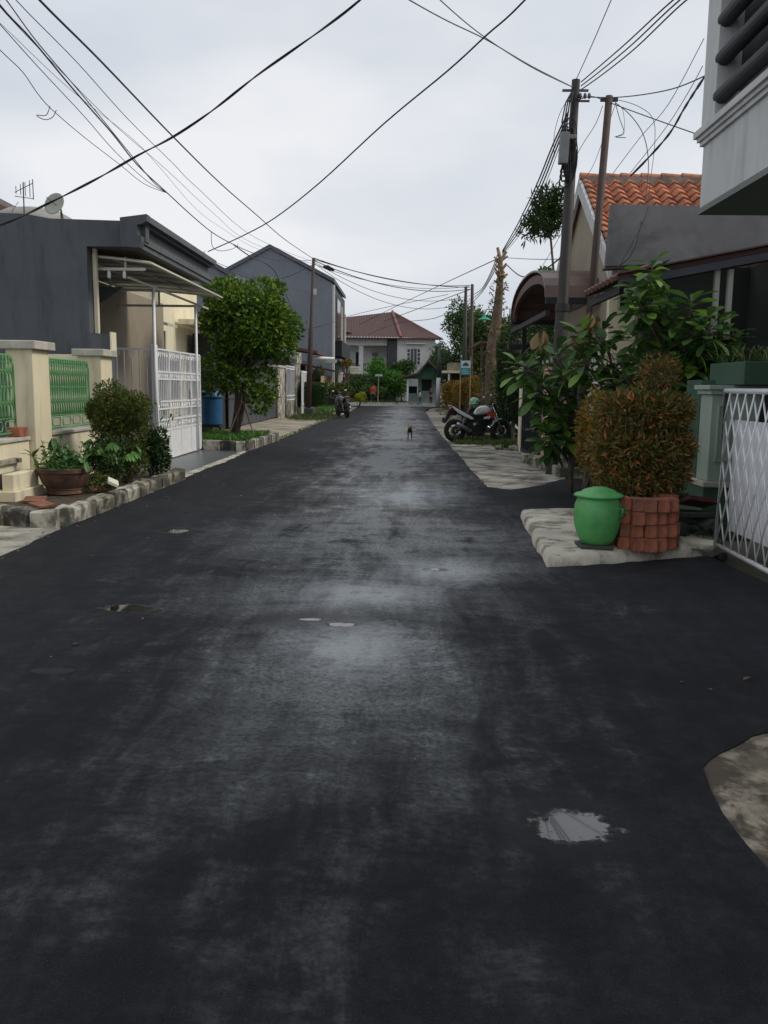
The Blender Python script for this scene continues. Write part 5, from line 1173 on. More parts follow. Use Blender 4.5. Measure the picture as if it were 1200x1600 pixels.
# kiosk (guard post) across the junction
t = thing('guard_post', (1.3, 80, 0), 'small green guard post with brown gable roof across the junction', 'kiosk')
MB().box(-.1, 3.4, 78, 82, -.05, .25).build('floor', 'kiosk_green', t)
MB().box(1.1, 3.0, 79.5, 82, .25, 2.3).build('wall', 'kiosk_green', t); MB().box(1.4, 2.3, 79.46, 79.495, 1.2, 2.2).build('window', 'dark_interior', t)
MB().box(.1, 1.05, 79.6, 79.7, .25, .95).build('counter', 'kiosk_green', t)
for x in (.12, 3.1): MB().box(x - .08, x + .08, 78.2, 78.36, .25, 2.25).build('post', 'white_metal', t)
MB().prism([(-.5, 2.25), (1.1, 2.75), (1.9, 3.75), (3.6, 2.25)], 'y', 78.3, 78.4).build('gable', 'kiosk_deep', t)
MB().prism([(-.8, 2.2), (-.8, 2.32), (.9, 2.78), (1.9, 3.9), (3.9, 2.35), (3.9, 2.2), (1.9, 3.72), (1.0, 2.66)], 'y', 77.6, 82.5).build('roof', 'brown_roof', t)
MB().box(.05, 1.02, 81.9, 81.98, .9, 1.6).build('dark_board', 'dark_interior', t)

# far house with red hip roof
t = thing('red_roof_house', (-3, 92, 0), 'white two-storey house with maroon hipped roof closing the street', 'house')
hz = 6.35
MB().box(-9, -2.0, 89.5, 98, 0, hz).build('left_wing', 'white_wall', t)
MB().box(-1.0, 2.8, 87, 98, 0, hz).build('right_wing', 'white_wall', t); MB().box(-1.99, -.6, 87.2, 90, 0, hz - .1).box(-1.9, -.99, 86.9, 87.19, 0, hz - .2).build('stone_panel', 'dark_stone', t)
MB().box(-9, -2, 87.3, 89.49, hz - .75, hz - .02).build('balcony_lintel', 'white_wall', t)
for x in (-4.6, -7.6): MB().box(x - .22, x + .22, 87.3, 87.7, 3.0, hz - .76).build('column', 'white_wall', t)
MB().box(-9, -2, 87.3, 89.49, 2.7, 2.95).build('balcony_floor', 'white_wall', t)
m_ = MB(); m_.box(-9, -2, 87.32, 87.36, 3.75, 3.82)
for k in range(36): m_.box(-8.95 + .2 * k, -8.92 + .2 * k, 87.32, 87.35, 2.95, 3.75)
m_.build('balustrade', 'black_metal', t)
MB().box(-6.9, -5.95, 87.2, 87.29, 2.96, 3.9).build('dark_panel', 'black_metal', t)
def win(x0, x1, z0, z1, y, cols, rows=0):
    f = MB().box(x0 - .1, x1 + .1, y - .05, y - .001, z0 - .1, z1 + .1).build('window', 'white_wall', t)
    m = MB()
    for i in range(cols):
        a = x0 + (x1 - x0) * i / cols + .05; b = x0 + (x1 - x0) * (i + 1) / cols - .05
        if rows and (i == 0 or i == cols - 1):
            for k in range(rows): m.box(a, b, y - .09, y - .052, z0 + (z1 - z0) * k / rows + .04, z0 + (z1 - z0) * (k + 1) / rows - .04)
        else: m.box(a, b, y - .09, y - .052, z0, z1)
    m.build('panes', 'glass_dark', f)
win(.0, 1.35, 3.75, 5.3, 87, 4, 4); win(-7.0, -6.2, 3.6, 5.1, 89.5, 2, 0); win(-5.3, -4.9, 3.2, 5.0, 89.5, 1); win(-3.6, -2.9, 3.2, 5.0, 89.5, 1)
MB().box(-.1, 1.8, 86.5, 86.99, 5.75, 5.85).build('window_hood', 'white_wall', t)
# hip roof pieces
def plane_roof(pts_tri, name='roof'):
    pass
pkz = 9.35
R = MB()
def slope(e0, e1, r1, r0, nm='roof_slope'):
    """eave e0-e1, ridge r0-r1: ribbed sheet"""
    e0, e1, r0, r1 = map(Vector, (e0, e1, r0, r1)); m = MB(); n = max(6, int((e1 - e0).length / .09)); b = len(m.v); nzv = (e1 - e0).cross(r0 - e0).normalized()
    if nzv.z < 0: nzv = -nzv
    for j in range(9):
        for i in range(n + 1):
            s = i / n; a = e0.lerp(e1, s); c = r0.lerp(r1, s)
            m.v.append(tuple(a.lerp(c, j / 8) + nzv * (.03 * math.sin(s * (e1 - e0).length / .30 * 6.283))))
    for j in range(8):
        for i in range(n): m.f.append((b + j * (n + 1) + i, b + j * (n + 1) + i + 1, b + (j + 1) * (n + 1) + i + 1, b + (j + 1) * (n + 1) + i)); m.m.append(0); m.r.append(0)
    return m.build(nm, 'maroon_tile', t, smooth=True)
PKP = (-1.6, 92.5, 9.35)
slope((-10, 86.2, hz + .0), (-.6, 86.2, hz + .0), PKP, (-10, 92.5, 8.3))
slope((-.6, 86.2, hz), (3.5, 88.0, hz), PKP, PKP)
slope((-12, 87.0, hz + .5), (-5.5, 87.0, hz + .5), (-6.5, 92.4, 8.9), (-12, 92.4, 8.9))
MB().tube([(-.6, 86.15, hz + .06), (-1.6, 92.5, 9.42)], .13, 7).build('hip_ridge', 'red_ridge', t); MB().tube([PKP, (3.5, 88, hz)], .1, 6).tube([(-3.1, 87.9, 6.9), (-3.1, 90.4, 8.1)], .1, 6).build('hip_ridge', 'red_ridge', t)
MB().prism([(-10, hz - .12), (3.5, hz - .12), (3.5, hz - .02), (-10, hz - .02)], 'y', 86.25, 87.8).build('eave', 'brown_roof', t)
# trees at the end of the street
FT = [(-2.9, 84, (1.8, 1.5, 1.9), 2.6, 'leaf_bright', 'bright green tree in front of the white house balcony'), (-5.0, 83, (1.5, 1.5, 1.6), 1.8, 'leaf_far', 'darker leafy tree behind the white sign board'), (-1.0, 83.5, (1.5, 1.4, 1.6), 1.9, 'leaf_bright', 'green tree right of the red-shirted person'),
      (-.4, 85.5, (1.4, 1, 1.2), 3.3, 'leaf_far', 'loose green tree below the far house window'), (-3.0, 81, (1.6, 1.0, .9), .9, 'leaf_far', 'low shrubs behind the red-shirted person'), (-6.4, 80, (1.3, 1.2, 2), 2.0, 'leaf_dark', 'dark tree at the left end of the junction')]
for (x, y, r, z, mt, lb) in FT: make_tree('street_tree', lb, (x, y, 0), cluster((x, y, z), r, 10), 2600, .26, .12, mt, .08, max(.4, z - r[2] + .4), shell=.35)
t_ = make_tree('street_tree', 'sparse thin tree beside the far house right wing', (3.2, 84, 0), cluster((3.0, 84, 4.6), (1.0, 1, 1.7), 8, .4), 800, .24, .1, 'leaf_far', .07, 3, shell=.2, rough=.6)
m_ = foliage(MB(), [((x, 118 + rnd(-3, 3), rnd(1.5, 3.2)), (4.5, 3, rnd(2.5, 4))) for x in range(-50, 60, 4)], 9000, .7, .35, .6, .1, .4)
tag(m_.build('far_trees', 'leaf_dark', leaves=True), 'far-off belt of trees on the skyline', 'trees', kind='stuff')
BT = [(6.5, 66, (2.6, 2.4, 2.4), 5.2, 'leaf_far', 'wide leafy tree behind the twin poles'), (4.5, 68, (2.1, 1.8, 2.3), 6.0, 'leaf_far', 'tall light-tipped tree left of the twin poles'), (4.4, 74, (2.2, 1.8, 2.4), 2.9, 'leaf_dark', 'dark lower tree beside the guard post'), (8.6, 62, (2.4, 2.2, 2.6), 4.9, 'leaf_far', 'bulky tree right of the twin poles'),
      (5.6, 60, (1.7, 1.5, 1.6), 3.6, 'leaf_bush', 'mid-height tree behind the banner'), (5.3, 60.5, (1.9, 1.4, 1.7), 5.2, 'leaf_far', 'mid-green tree right behind the twin poles'), (7.0, 57, (1.8, 1.5, 2.6), 4.4, 'leaf_dark', 'dark tree filling the gap right of the banner'), (3.0, 88, (1.6, 2, 2.0), 4.0, 'leaf_dark', 'dark tree overlapping the far house right corner'), (10, 80, (4, 3, 3), 4, 'leaf_far', 'broad tree mass beyond the shop'), (-13, 88, (4, 3, 3), 4, 'leaf_far', 'broad tree at the left end of the cross road')]
for (x, y, r, z, mt, lb) in BT: make_tree('background_tree', lb, (x, y, 0), cluster((x, y, z), r, 14, .38), 4200, .26, .11, mt, .14, z - r[2] + .8, shell=.4, rough=.5)
grass_patch('verge_grass', lambda: (rnd(-12, 0), rnd(77.5, 80), .05), 1800, .3, label='rough grass on the far bank past the junction')
# ================================================================ POLES
t = thing('utility_pole', (2.71, 15.5, -.05), 'thick leaning steel utility pole with cable box and coiled wires', 'utility pole')
PB = Vector((2.66, 15.5, -.05)); PT = at(900, 125, 15.5)
def pp(s): return PB.lerp(PT, s)
MB().tube([pp(0), pp(.44), pp(.445), pp(.80), pp(.805), pp(1)], [.125, .115, .10, .09, .075, .07], 14).build('shaft', 'pole_metal', t, smooth=True, auto=True)
MB().tube([pp(.43), pp(.45)], .125, 14).build('collar', 'pole_metal', t); MB().tube([pp(.795), pp(.81)], .1, 12).build('collar', 'pole_metal', t)
bxp = at(881, 232, 15.2)
MB().obox(bxp, (.15, .14, .50), Matrix.Rotation(.03, 3, 'Y')).obox(bxp + Vector((.14, 0, .18)), (.14, .1, .07)).build('junction_box', 'grey_box', t, bevel=.012)
cl = MB()
for k in range(9):
    c = at(rnd(886, 892), 215 + k * 5, 15.35 + .01 * k); cl.ring(c, rnd(.08, .13), .011, 'y', 18, 5, 1, rnd(2.4, 3.8))
for k in range(4):
    cl.tube([pp(.99), at(884 + k * 3, 160, 15.35), at(878 + k * 4, 190, 15.3), at(882 + 3 * k, 250 + 9 * k, 15.3), at(884, 285, 15.4)], .012, 5)
for k in range(3): cl.ring(at(882, 268 + 8 * k, 15.4), .07 + .01 * k, .01, 'y', 12, 4)
cl.tube([at(879, 258, 15.4), at(876, 275, 15.4), at(878, 283, 15.4), at(894, 282, 15.45)], .018, 6)
cl.build('cable_coil', 'cable', t)
br = MB().bar(pp(.975) + Vector((-.22, 0, 0)), pp(.975) + Vector((.22, 0, 0)), .035).bar(pp(.95) + Vector((-.1, 0, 0)), pp(.95) + Vector((.25, 0, 0)), .03)
for dx in (.08, .16, .23): br.ell(pp(.96) + Vector((dx, -.05, 0)), .03, .03, .05, 8, 6)
br.build('bracket', 'dark_grey_metal', t)
t = thing('utility_pole', (3.0, 15, -.05), 'slim rusty leaning pole right of the thick utility pole', 'utility pole')
QB = Vector((2.98, 15, -.05)); QT = at(952, 150, 15)
MB().tube([QB, QB.lerp(QT, .5), QT], [.075, .065, .06], 12).build('shaft', 'rust_metal', t, smooth=True)
MB().bar(QT + Vector((-.14, 0, -.06)), QT + Vector((.14, 0, -.06)), .05).build('crossbar', 'pole_metal', t)
t = thing('street_pole', (-5.0, 43.8, -.05), 'thin dark leaning pole on the left side of the street', 'utility pole')
SB = at(481, 652, 43.6); SB.z = -.05; ST = at(490, 403, 43.6)
MB().tube([SB, SB.lerp(ST, .55), SB.lerp(ST, .56), ST], [.15, .12, .09, .075], 10).build('shaft', 'rust_metal', t, smooth=True)
MB().bar(ST + Vector((-.05, 0, -.1)), ST + Vector((.35, 0, -.12)), .05).obox(at(492, 456, 43.4), (.14, .12, .3)).build('bracket', 'cap_stone', t)
for (u, lb, Y, v0) in ((728, 'left one of the dark twin poles behind the banner', 55, 448), (738, 'right one of the dark twin poles, rust brown', 54, 444)):
    a, b = at(u - 3, 612, Y), at(u, v0, Y); a.z = -.05
    o = MB().tube([a, a.lerp(b, .5), b], [.16, .13, .09], 10).build('utility_pole', 'pole_metal' if u < 730 else 'rust_metal', smooth=True); tag(o, lb, 'utility pole', 'twin poles')
    MB()
t = thing('street_pole', (2.3, 68, -.05), 'slim pole with white-painted foot beside the guard post', 'utility pole')
a, b = at(684, 635, 68), at(687, 540, 68); a.z = -.05; m_ = a.lerp(b, .48)
MB().tube([a, m_], .17, 10).build('painted_foot', 'white_wall', t, smooth=True); MB().tube([m_, b], .12, 10).build('shaft', 'dark_grey_metal', t, smooth=True)
MB().obox(b, (.25, .2, .35)).build('head', 'grey_box', t)

# ================================================================ OVERHEAD CABLES
def wire(pts, r=.010, mat='cable', label='', n=5, sub=5, twist=False):
    P = [Vector(p) for p in pts]; out = []
    for i in range(len(P) - 1):
        p0 = P[max(i - 1, 0)]; p1 = P[i]; p2 = P[i + 1]; p3 = P[min(i + 2, len(P) - 1)]
        for k in range(sub):
            s = k / sub
            out.append(.5 * ((2 * p1) + (-p0 + p2) * s + (2 * p0 - 5 * p1 + 4 * p2 - p3) * s * s + (-p0 + 3 * p1 - 3 * p2 + p3) * s ** 3))
    out.append(P[-1]); m = MB()
    if twist:
        dense = []
        for a, b in zip(out[:-1], out[1:]):
            k = max(1, int((b - a).length / .05)); dense += [a.lerp(b, i / k) for i in range(k)]
        for ph in (0, math.pi):
            q = [p + Vector((0, math.cos(i * .35 + ph) * r * .8, math.sin(i * .35 + ph) * r * .8)) for i, p in enumerate(dense)]
            m.tube(q, r * .75, 5)
    else: m.tube(out, r, n)
    o = m.build('overhead_cable', mat, smooth=True); tag(o, label, 'cable'); return o
def WX(lst): return [ax(u, v, X) for (u, v, X) in lst]
def WY(lst): return [at(u, v, Y) for (u, v, Y) in lst]
wire(WY([(-160, 405, 9.6), (0, 352, 9.4), (75, 318, 9.3), (150, 280, 9.2), (215, 243, 9.1), (270, 214, 9), (330, 174, 8.9), (400, 119, 8.8), (455, 80, 8.7), (510, 41, 8.6), (560, 2, 8.5), (640, -70, 8.4), (900, -330, 8)]), .009, 'cable', 'twisted black cable crossing the whole upper left sky from house roof to top edge', twist=True)
wire(WX([(-60, -135, -3.9), (60, -2, -4.0), (160, 98, -4.05), (270, 213, -4.2), (345, 287, -4.35), (400, 335, -4.5), (445, 374, -4.7)]) + [ST + Vector((0, 0, -.05))], .014, 'cable', 'straight thick black cable running down to the left street pole top')
bun = [(-60, -80, -5.0), (0, 8, -5.0), (50, 62, -5), (115, 140, -5), (175, 208, -5), (215, 258, -5), (262, 302, -5), (300, 337, -5), (333, 364, -5), (365, 382, -5.2), (400, 397, -5.4), (440, 408, -5.3)]
wire(WX(bun) + [ST + Vector((0, 0, -.1))], .012, 'cable', 'dark wavy cable bundle main strand in the left sky')
wire(WX([(-60, -95, -5.1), (10, 0, -5.1), (60, 68, -5.1), (130, 150, -5.1), (200, 236, -5.05), (240, 285, -5), (262, 302, -5)]), .008, 'cable', 'upper strand joining the wavy bundle over the dark house')
wire(WX([(-60, -30, -5.1), (0, 38, -5.1), (60, 105, -5.1), (130, 180, -5.1), (180, 237, -5.1), (230, 283, -5), (262, 302, -5)]), .006, 'cable', 'lower strand joining the wavy bundle over the dark house')
wire(WX([(-60, 15, -5.2), (0, 78, -5.2), (35, 112, -5.2), (58, 145, -5.2), (80, 170, -5.2), (130, 213, -5.2), (187, 257, -5.1), (225, 287, -5.1), (262, 302, -5)]), .006, 'cable', 'loose kinked strand lowest in the left sky with a hanging loop')
wire(WX([(78, 166, -5.2), (72, 180, -5.2), (57, 180, -5.2), (70, 187, -5.2), (82, 183, -5.2), (88, 172, -5.2)]), .006, 'cable', 'small dangling wire loop on the lowest left cable')
wire(WX([(-30, -70, -4.6), (25, 0, -4.6), (120, 97, -4.6), (200, 186, -4.6), (270, 255, -4.7), (310, 295, -4.8), (400, 372, -5)]) + [ST + Vector((0, 0, -.2))], .006, 'cable', 'thin straight wire just below the thick black one')
wire(WX([(-60, -60, -5.3), (10, 22, -5.3), (100, 116, -5.3), (180, 196, -5.2), (260, 265, -5.2), (330, 330, -5.2), (395, 380, -5.2)]) + [ST + Vector((0, 0, -.3))], .005, 'cable_grey', 'thin grey wire inside the left group crossing the bundle')
wire(WX([(-40, 0, -5.4), (0, 36, -5.4), (110, 140, -5.4), (205, 215, -5.3), (250, 262, -5.3), (300, 320, -5.3), (340, 352, -5.2), (410, 392, -5.1)]) + [ST + Vector((0, 0, -.3))], .004, 'cable_grey', 'faint grey wire lowest of the left group near the dark cornice')
wire(WX([(330, 362, -5), (332, 385, -5), (345, 392, -5), (365, 388, -5), (372, 382, -5.2)]), .008, 'cable', 'slack loop of wire hanging beyond the dark cornice')
wire(WX([(365, 382, -5.2), (390, 400, -5.5), (430, 425, -6.5), (455, 480, -8)]), .02, 'cable', 'drop wire from the bundle across the grey gable')
wire([ST + Vector((0, 0, -.3)), at(450, 432, 52), at(410, 440, 55), at(363, 425, 58)], .02, 'cable', 'sagging wire from the street pole to the grey gable top')
wire(WY([(1000, -200, 9), (820, 0, 10.5), (760, 55, 11), (700, 110, 11.6), (600, 193, 12.8), (500, 285, 14.5), (430, 340, 16), (380, 368, 17), (325, 393, 18)]), .011, 'cable', 'single black cable from the top centre down to the dark cornice end')
PTc = pp(.98)
wire(WY([(560, -50, 11), (640, 0, 11.8), (700, 33, 12.8), (760, 62, 13.6), (830, 103, 14.6)]) + [PTc], .009, 'cable_grey', 'lower of two grey cables coming to the thick pole from the top')
wire(WY([(640, -50, 11), (688, 0, 12), (740, 45, 13.2), (790, 80, 14)]) + [at(840, 110, 14.7), PTc], .008, 'cable_grey', 'upper of two grey cables coming to the thick pole from the top')
wire(WY([(990, -80, 10), (955, 0, 12), (925, 70, 14)]) + [pp(1)], .007, 'cable', 'thin wire rising steeply from the thick pole top')
for i in range(3):
    wire([at(1130 + 3 * i, -58 + 8 * i, 9), at(1054 + 8 * i, -2 + 2 * i, 10.5), at(980 + 7 * i, 66 + 4 * i, 12.6), at(935 + 4 * i, 105 + 5 * i, 14.2), at(908, 128 + 6 * i, 15.3)], .010, 'cable', '%s of three parallel black cables from the thick pole to the top right' % ['uppermost', 'middle', 'lowest'][i])
for i in range(4):
    wire([at(888 - 2 * i, 175 + 10 * i, 15.4), at(864 + 2 * i, 226 + 5 * i, 17), at(838 + 3 * i, 290 + 3 * i, 20), at(808 + 2 * i, 352 + 4 * i, 25), at(785, 392 + 2 * i, 29.7)], .016 if i < 3 else .008, 'cable', '%s strand running from the cable box down to the pollarded tree' % ['leftmost', 'second', 'third', 'rightmost thin'][i])
for i in range(3):
    wire([at(778, 397 + 8 * i, 29.8), at(765, 430 + 4 * i, 35), at(752, 452 + 3 * i, 44), at(737, 462 + 6 * i, 54)], .018, 'cable', '%s wire between the pollarded tree and the twin poles' % ['upper', 'middle', 'lower'][i])
wire([pp(.96), at(930, 152, 15), at(965, 152, 14), at(1010, 147, 13), at(1060, 136, 11.5), at(1130, 105, 9.2)], .008, 'cable', 'thin sagging wire from the thick pole to the balcony louvres')
wire([pp(.95), at(925, 151, 15), QT + Vector((0, 0, -.1)), at(1000, 178, 14), at(1050, 196, 13), at(1090, 210, 12)], .008, 'cable', 'thin wire from the thick pole past the slim pole down right')
wire(WY([(985, 275, 13.9), (1005, 255, 13.6), (1030, 228, 13), (1050, 203, 12.4), (1070, 168, 11.6), (1097, 126, 10.4), (1130, 80, 9.5)]), .014, 'cable', 'twisted black cable from the orange roof up behind the balcony column', twist=True)
wire(WY([(957, 272, 14), (1000, 215, 13.4), (1045, 162, 12.6), (1100, 60, 11)]), .005, 'cable_grey', 'left thin grey wire slanting up from the orange roof ridge')
wire(WY([(985, 270, 14), (1040, 200, 13), (1075, 145, 12), (1098, 103, 11)]), .005, 'cable_grey', 'right thin grey wire slanting up beside the twisted cable')
wire([QT + Vector((.1, 0, -.1)), at(985, 180, 15), at(1005, 210, 15), at(1013, 250, 15), at(1010, 300, 14.6), at(1000, 360, 14.1), at(985, 400, 14.0), at(960, 420, 14)], .007, 'cable', 'slack looping wire from the slim pole over the orange tiles to the parapet')
wire([QT + Vector((.1, 0, -.05)), at(995, 165, 15), at(1020, 185, 15), at(1023, 225, 15), at(1015, 290, 14.5), at(1008, 340, 14.1), at(960, 430, 13.9)], .005, 'cable', 'thinner looping wire beside the slack one over the parapet')
wire([QT + Vector((.1, 0, -.1)), at(968, 185, 15), at(975, 208, 15), at(962, 214, 15), at(978, 215, 15)], .006, 'cable', 'short dangling wire end right of the slim pole top')
wire([QT + Vector((.1, 0, -.1)), at(973, 172, 15), at(975, 205, 15), at(960, 214, 15)], .004, 'cable_grey', 'thinner dangling wire end beside the slim pole')
wire([QT + Vector((-.1, 0, -.15)), at(930, 195, 16), at(905, 235, 17), at(880, 290, 19)], .006, 'cable_grey', 'thin wire from the slim pole down behind the thick pole')
wire([QT + Vector((.1, 0, -.15)), at(940, 225, 16), at(925, 262, 17), at(905, 290, 18)], .005, 'cable_grey', 'thin wire from the slim pole down to the roof gable')
wire([pp(.97), at(878, 170, 15.3), at(866, 210, 15.3), at(866, 245, 15.4)], .005, 'cable', 'thin bowed wire on the left side of the thick pole')
for i, (v0, v1, sag) in enumerate([(408, 446, 24), (410, 449, 18), (414, 452, 34), (412, 462, 52), (417, 470, 66), (411, 447, 30)]):
    a = ST + Vector((0, 0, -.06 * i)); b = at(734, v1, 54.8); pts = []
    for k in range(9):
        s = k / 8; p = a.lerp(b, s); p.z -= sag / 1340 * 49 * 4 * s * (1 - s) * .5; pts.append(p)
    wire(pts, .022 if i < 3 else .014, 'cable', '%s wire spanning the street from the left pole to the twin poles' % ['topmost', 'second highest', 'third highest', 'deep sagging lower', 'lowest and most sagging', 'faint middle'][i], sub=3)
o = MB().tube([at(505, 417, 44.5), at(512, 418, 44.6), at(521, 422, 44.9)], [.06, .13, .08], 8).build('cable_splice', 'cable'); tag(o, 'black splice case on the cables right of the left street pole', 'splice')
wire([at(560, 508, 70), at(620, 478, 62), at(700, 440, 45), at(780, 403, 30)], .018, 'cable', 'long wire from the pollarded tree over the maroon roof')
wire([at(600, 502, 75), at(660, 480, 68), at(735, 452, 55)], .025, 'cable', 'short slack wire from the twin poles over the maroon roof')
wire([at(575, 523, 84), at(620, 505, 75), at(680, 497, 65), at(732, 470, 55)], .022, 'cable', 'wire dipping in front of the far maroon roof')
wire([at(780, 402, 30), at(830, 405, 24), at(870, 405, 20)], .01, 'cable_grey', 'thin level wire from the pollarded tree to the right')
wire([at(790, 412, 30), at(815, 432, 26), at(845, 425, 22), at(885, 395, 17)], .018, 'cable', 'slack black wire from the pollarded tree up to the thick pole')
wire([at(835, 435, 24), at(860, 395, 20), at(885, 350, 16)], .006, 'cable_grey', 'thin straight wire rising to the thick pole above the barrel canopy')
wire(WX([(320, 392, -5), (333, 408, -5.2), (420, 440, -6), (500, 462, -5.2)]), .008, 'cable', 'thin wire behind the garden tree crossing the grey gable')
wire([at(440, 520, 58), at(500, 510, 52), at(560, 490, 60), at(700, 460, 55)], .016, 'cable', 'long low wire passing in front of the grey gable and sky')

# ================================================================ MOTORCYCLES
def make_bike(loc, rz, label, body='paint_white', accent='paint_red', lean=.12, group=None, front=True):
    t = thing('motorcycle', (0, 0, 0), label, 'motorcycle', group)
    WB = .64
    for x, nm in ((-WB, 'rear_wheel'), (WB, 'front_wheel')):
        if not front and x > 0: pass
        wl = MB().ring((x, 0, .30), .235, .068, 'y', 28, 10); wl = wl.build(nm, 'rubber', t, smooth=True)
        MB().ring((x, 0, .30), .20, .018, 'y', 28, 6).build('rim', 'plastic_black' if body != 'none' else 'steel', wl, smooth=True)
        m = MB()
        for k in range(6):
            a = k * math.pi / 3 + .3; m.bar((x + .04 * math.cos(a), 0, .30 + .04 * math.sin(a)), (x + .2 * math.cos(a), 0, .30 + .2 * math.sin(a)), .03, .02)
        m.lathe([(.08, -.07), (.10, -.05), (.10, .05), (.08, .07)], (x, 0, .30), 14, 'y').build('spokes', 'plastic_black', wl)
        MB().ring((x, -.06, .30), .11, .014, 'y', 20, 5).lathe([(.045, 0), (.045, .01)], (x, -.075, .30), 12, 'y').build('brake_disc', 'steel', wl, smooth=False)
    MB().prism([(WB - .30, .42), (WB - .22, .54), (WB - .05, .625), (WB + .1, .615), (WB + .2, .56), (WB + .21, .535), (WB + .1, .585), (WB - .04, .592), (WB - .19, .51), (WB - .27, .40)], 'y', -.065, .065).build('front_mudguard', body, t, bevel=.01)
    f = MB()
    for y in (-.085, .085): f.tube([(WB, y, .30), (WB - .12, y, .60), (WB - .24, y, .93)], [.024, .022, .018], 8)
    f.build('fork', 'steel', t, smooth=True)
    e = MB().lathe([(.13, -.11), (.14, -.08), (.14, .08), (.13, .11)], (-.02, 0, .34), 18, 'y').obox((.1, 0, .50), (.20, .17, .26), Matrix.Rotation(-.35, 3, 'Y'))
    for k in range(6): e.obox((.07 + .015 * k, 0, .42 + .036 * k), (.24, .21, .012), Matrix.Rotation(-.35, 3, 'Y'))
    e.obox((-.2, 0, .36), (.22, .16, .16)).obox((-.28, 0, .52), (.26, .15, .24)).obox((.28, 0, .62), (.2, .12, .3)).obox((.06, 0, .64), (.4, .16, .14)); e.build('engine', 'plastic_black', t, bevel=.008)
    MB().tube([(.36, 0, .86), (.30, 0, .55), (.22, 0, .30), (0, 0, .21), (-.25, 0, .24)], .022, 8).tube([(-.64, .09, .30), (-.25, .09, .34)], .022, 8).tube([(-.64, -.09, .30), (-.25, -.09, .34)], .022, 8).tube([(.36, 0, .84), (-.1, 0, .70), (-.55, 0, .74)], .022, 8).build('frame', 'plastic_black', t, smooth=True)
    MB().tube([(.2, -.08, .42), (.24, -.1, .28), (.05, -.12, .20), (-.2, -.13, .24)], .02, 8).build('exhaust_pipe', 'pole_metal', t, smooth=True)
    MB().tube([(-.2, -.14, .26), (-.28, -.15, .30), (-.60, -.17, .46), (-.64, -.17, .48)], [.03, .052, .058, .042], 12).build('muffler', 'steel', t, smooth=True)
    MB().bar((-.5, .1, .32), (-.4, .1, .68), .045).bar((-.5, -.1, .40), (-.36, -.1, .66), .05).build('shock_absorber', 'steel', t)
    # tank: lofted
    m = MB(); secs = [(-.12, .71, .07, .06), (-.04, .77, .11, .11), (.08, .81, .15, .15), (.20, .82, .16, .15), (.30, .79, .14, .12), (.36, .75, .08, .07)]; nn_ = 14; b = len(m.v)
    for (x, z, hy, hz2) in secs:
        for j in range(nn_):
            a = 2 * math.pi * j / nn_; c_, s_ = math.cos(a), math.sin(a); m.v.append((x, hy * math.copysign(abs(c_) ** .7, c_), z + hz2 * (math.copysign(abs(s_) ** .7, s_) if s_ > 0 else s_ * .6)))
    for i in range(len(secs) - 1):
        for j in range(nn_): m.f.append((b + i * nn_ + j, b + i * nn_ + (j + 1) % nn_, b + (i + 1) * nn_ + (j + 1) % nn_, b + (i + 1) * nn_ + j)); m.m.append(0); m.r.append(0)
    m.build('fuel_tank', body, t, smooth=True)
    for s_ in (-1, 1):
        MB().prism([(.12, .74), (.30, .83), (.46, .72), (.40, .66), (.26, .60), (.30, .68)], 'y', s_ * .15, s_ * .185).build('tank_shroud', accent, t, bevel=.01)
        MB().prism([(.14, .66), (.30, .70), (.27, .60), (.10, .60)], 'y', s_ * .14, s_ * .165).build('lower_shroud', body, t, bevel=.008)
        MB().prism([(-.14, .60), (-.20, .66), (-.72, .93), (-.76, .90), (-.55, .74), (-.22, .585)], 'y', s_ * .10, s_ * .13).build('side_panel', body, t, bevel=.01)
    MB().prism([(-.10, .73), (-.30, .75), (-.52, .86), (-.72, .93), (-.74, .90), (-.5, .79), (-.3, .69), (-.08, .67)], 'y', -.11, .11).build('seat', 'seat_vinyl', t, bevel=.02)
    MB().prism([(-.58, .80), (-.76, .88), (-.84, .80), (-.95, .50), (-.90, .50), (-.76, .70), (-.6, .70)], 'y', -.06, .06).build('rear_mudguard', 'plastic_black', t, bevel=.01)
    MB().box(-.83, -.77, -.06, .06, .80, .87).build('tail_light', 'tail_red', t, bevel=.01)
    MB().box(-.965, -.95, -.09, .09, .52, .64).build('number_plate', 'plastic_black', t)
    MB().tube([(-.70, -.13, .86), (-.78, -.12, .95), (-.82, 0, .96), (-.78, .12, .95), (-.70, .13, .86)], .012, 6).build('grab_rail', 'steel', t, smooth=True)
    MB().prism([(.38, .72), (.52, .78), (.55, .88), (.46, 1.0), (.40, 1.02), (.36, .85)], 'y', -.09, .09).build('front_cowl', 'paint_dark', t, bevel=.015)
    MB().ell((.535, 0, .85), .03, .075, .07, 12, 8).build('headlight', 'bulb_white', t, smooth=True)
    MB().tube([(.20, -.36, .98), (.32, -.2, .99), (.36, 0, .95), (.32, .2, .99), (.20, .36, .98)], .013, 7).build('handlebar', 'plastic_black', t, smooth=True)
    for s_ in (-1, 1):
        MB().tube([(.20, s_ * .36, .98), (.265, s_ * .27, .985)], .02, 8).build('grip', 'rubber', t, smooth=True)
        mr = MB().tube([(.30, s_ * .24, .98), (.28, s_ * .27, 1.12), (.26, s_ * .28, 1.17)], .007, 6).build('mirror_stem', 'plastic_black', t)
        MB().ell((.26, s_ * .30, 1.20), .018, .065, .045, 12, 8).build('mirror', 'steel', mr, smooth=True)
        MB().ell((.44, s_ * .16, .78), .03, .03, .02, 8, 6).build('indicator', 'cut_wood', t, smooth=True)
        MB().tube([(-.12, s_ * .1, .28), (-.12, s_ * .22, .28)], .015, 6).build('footpeg', 'rubber', t)
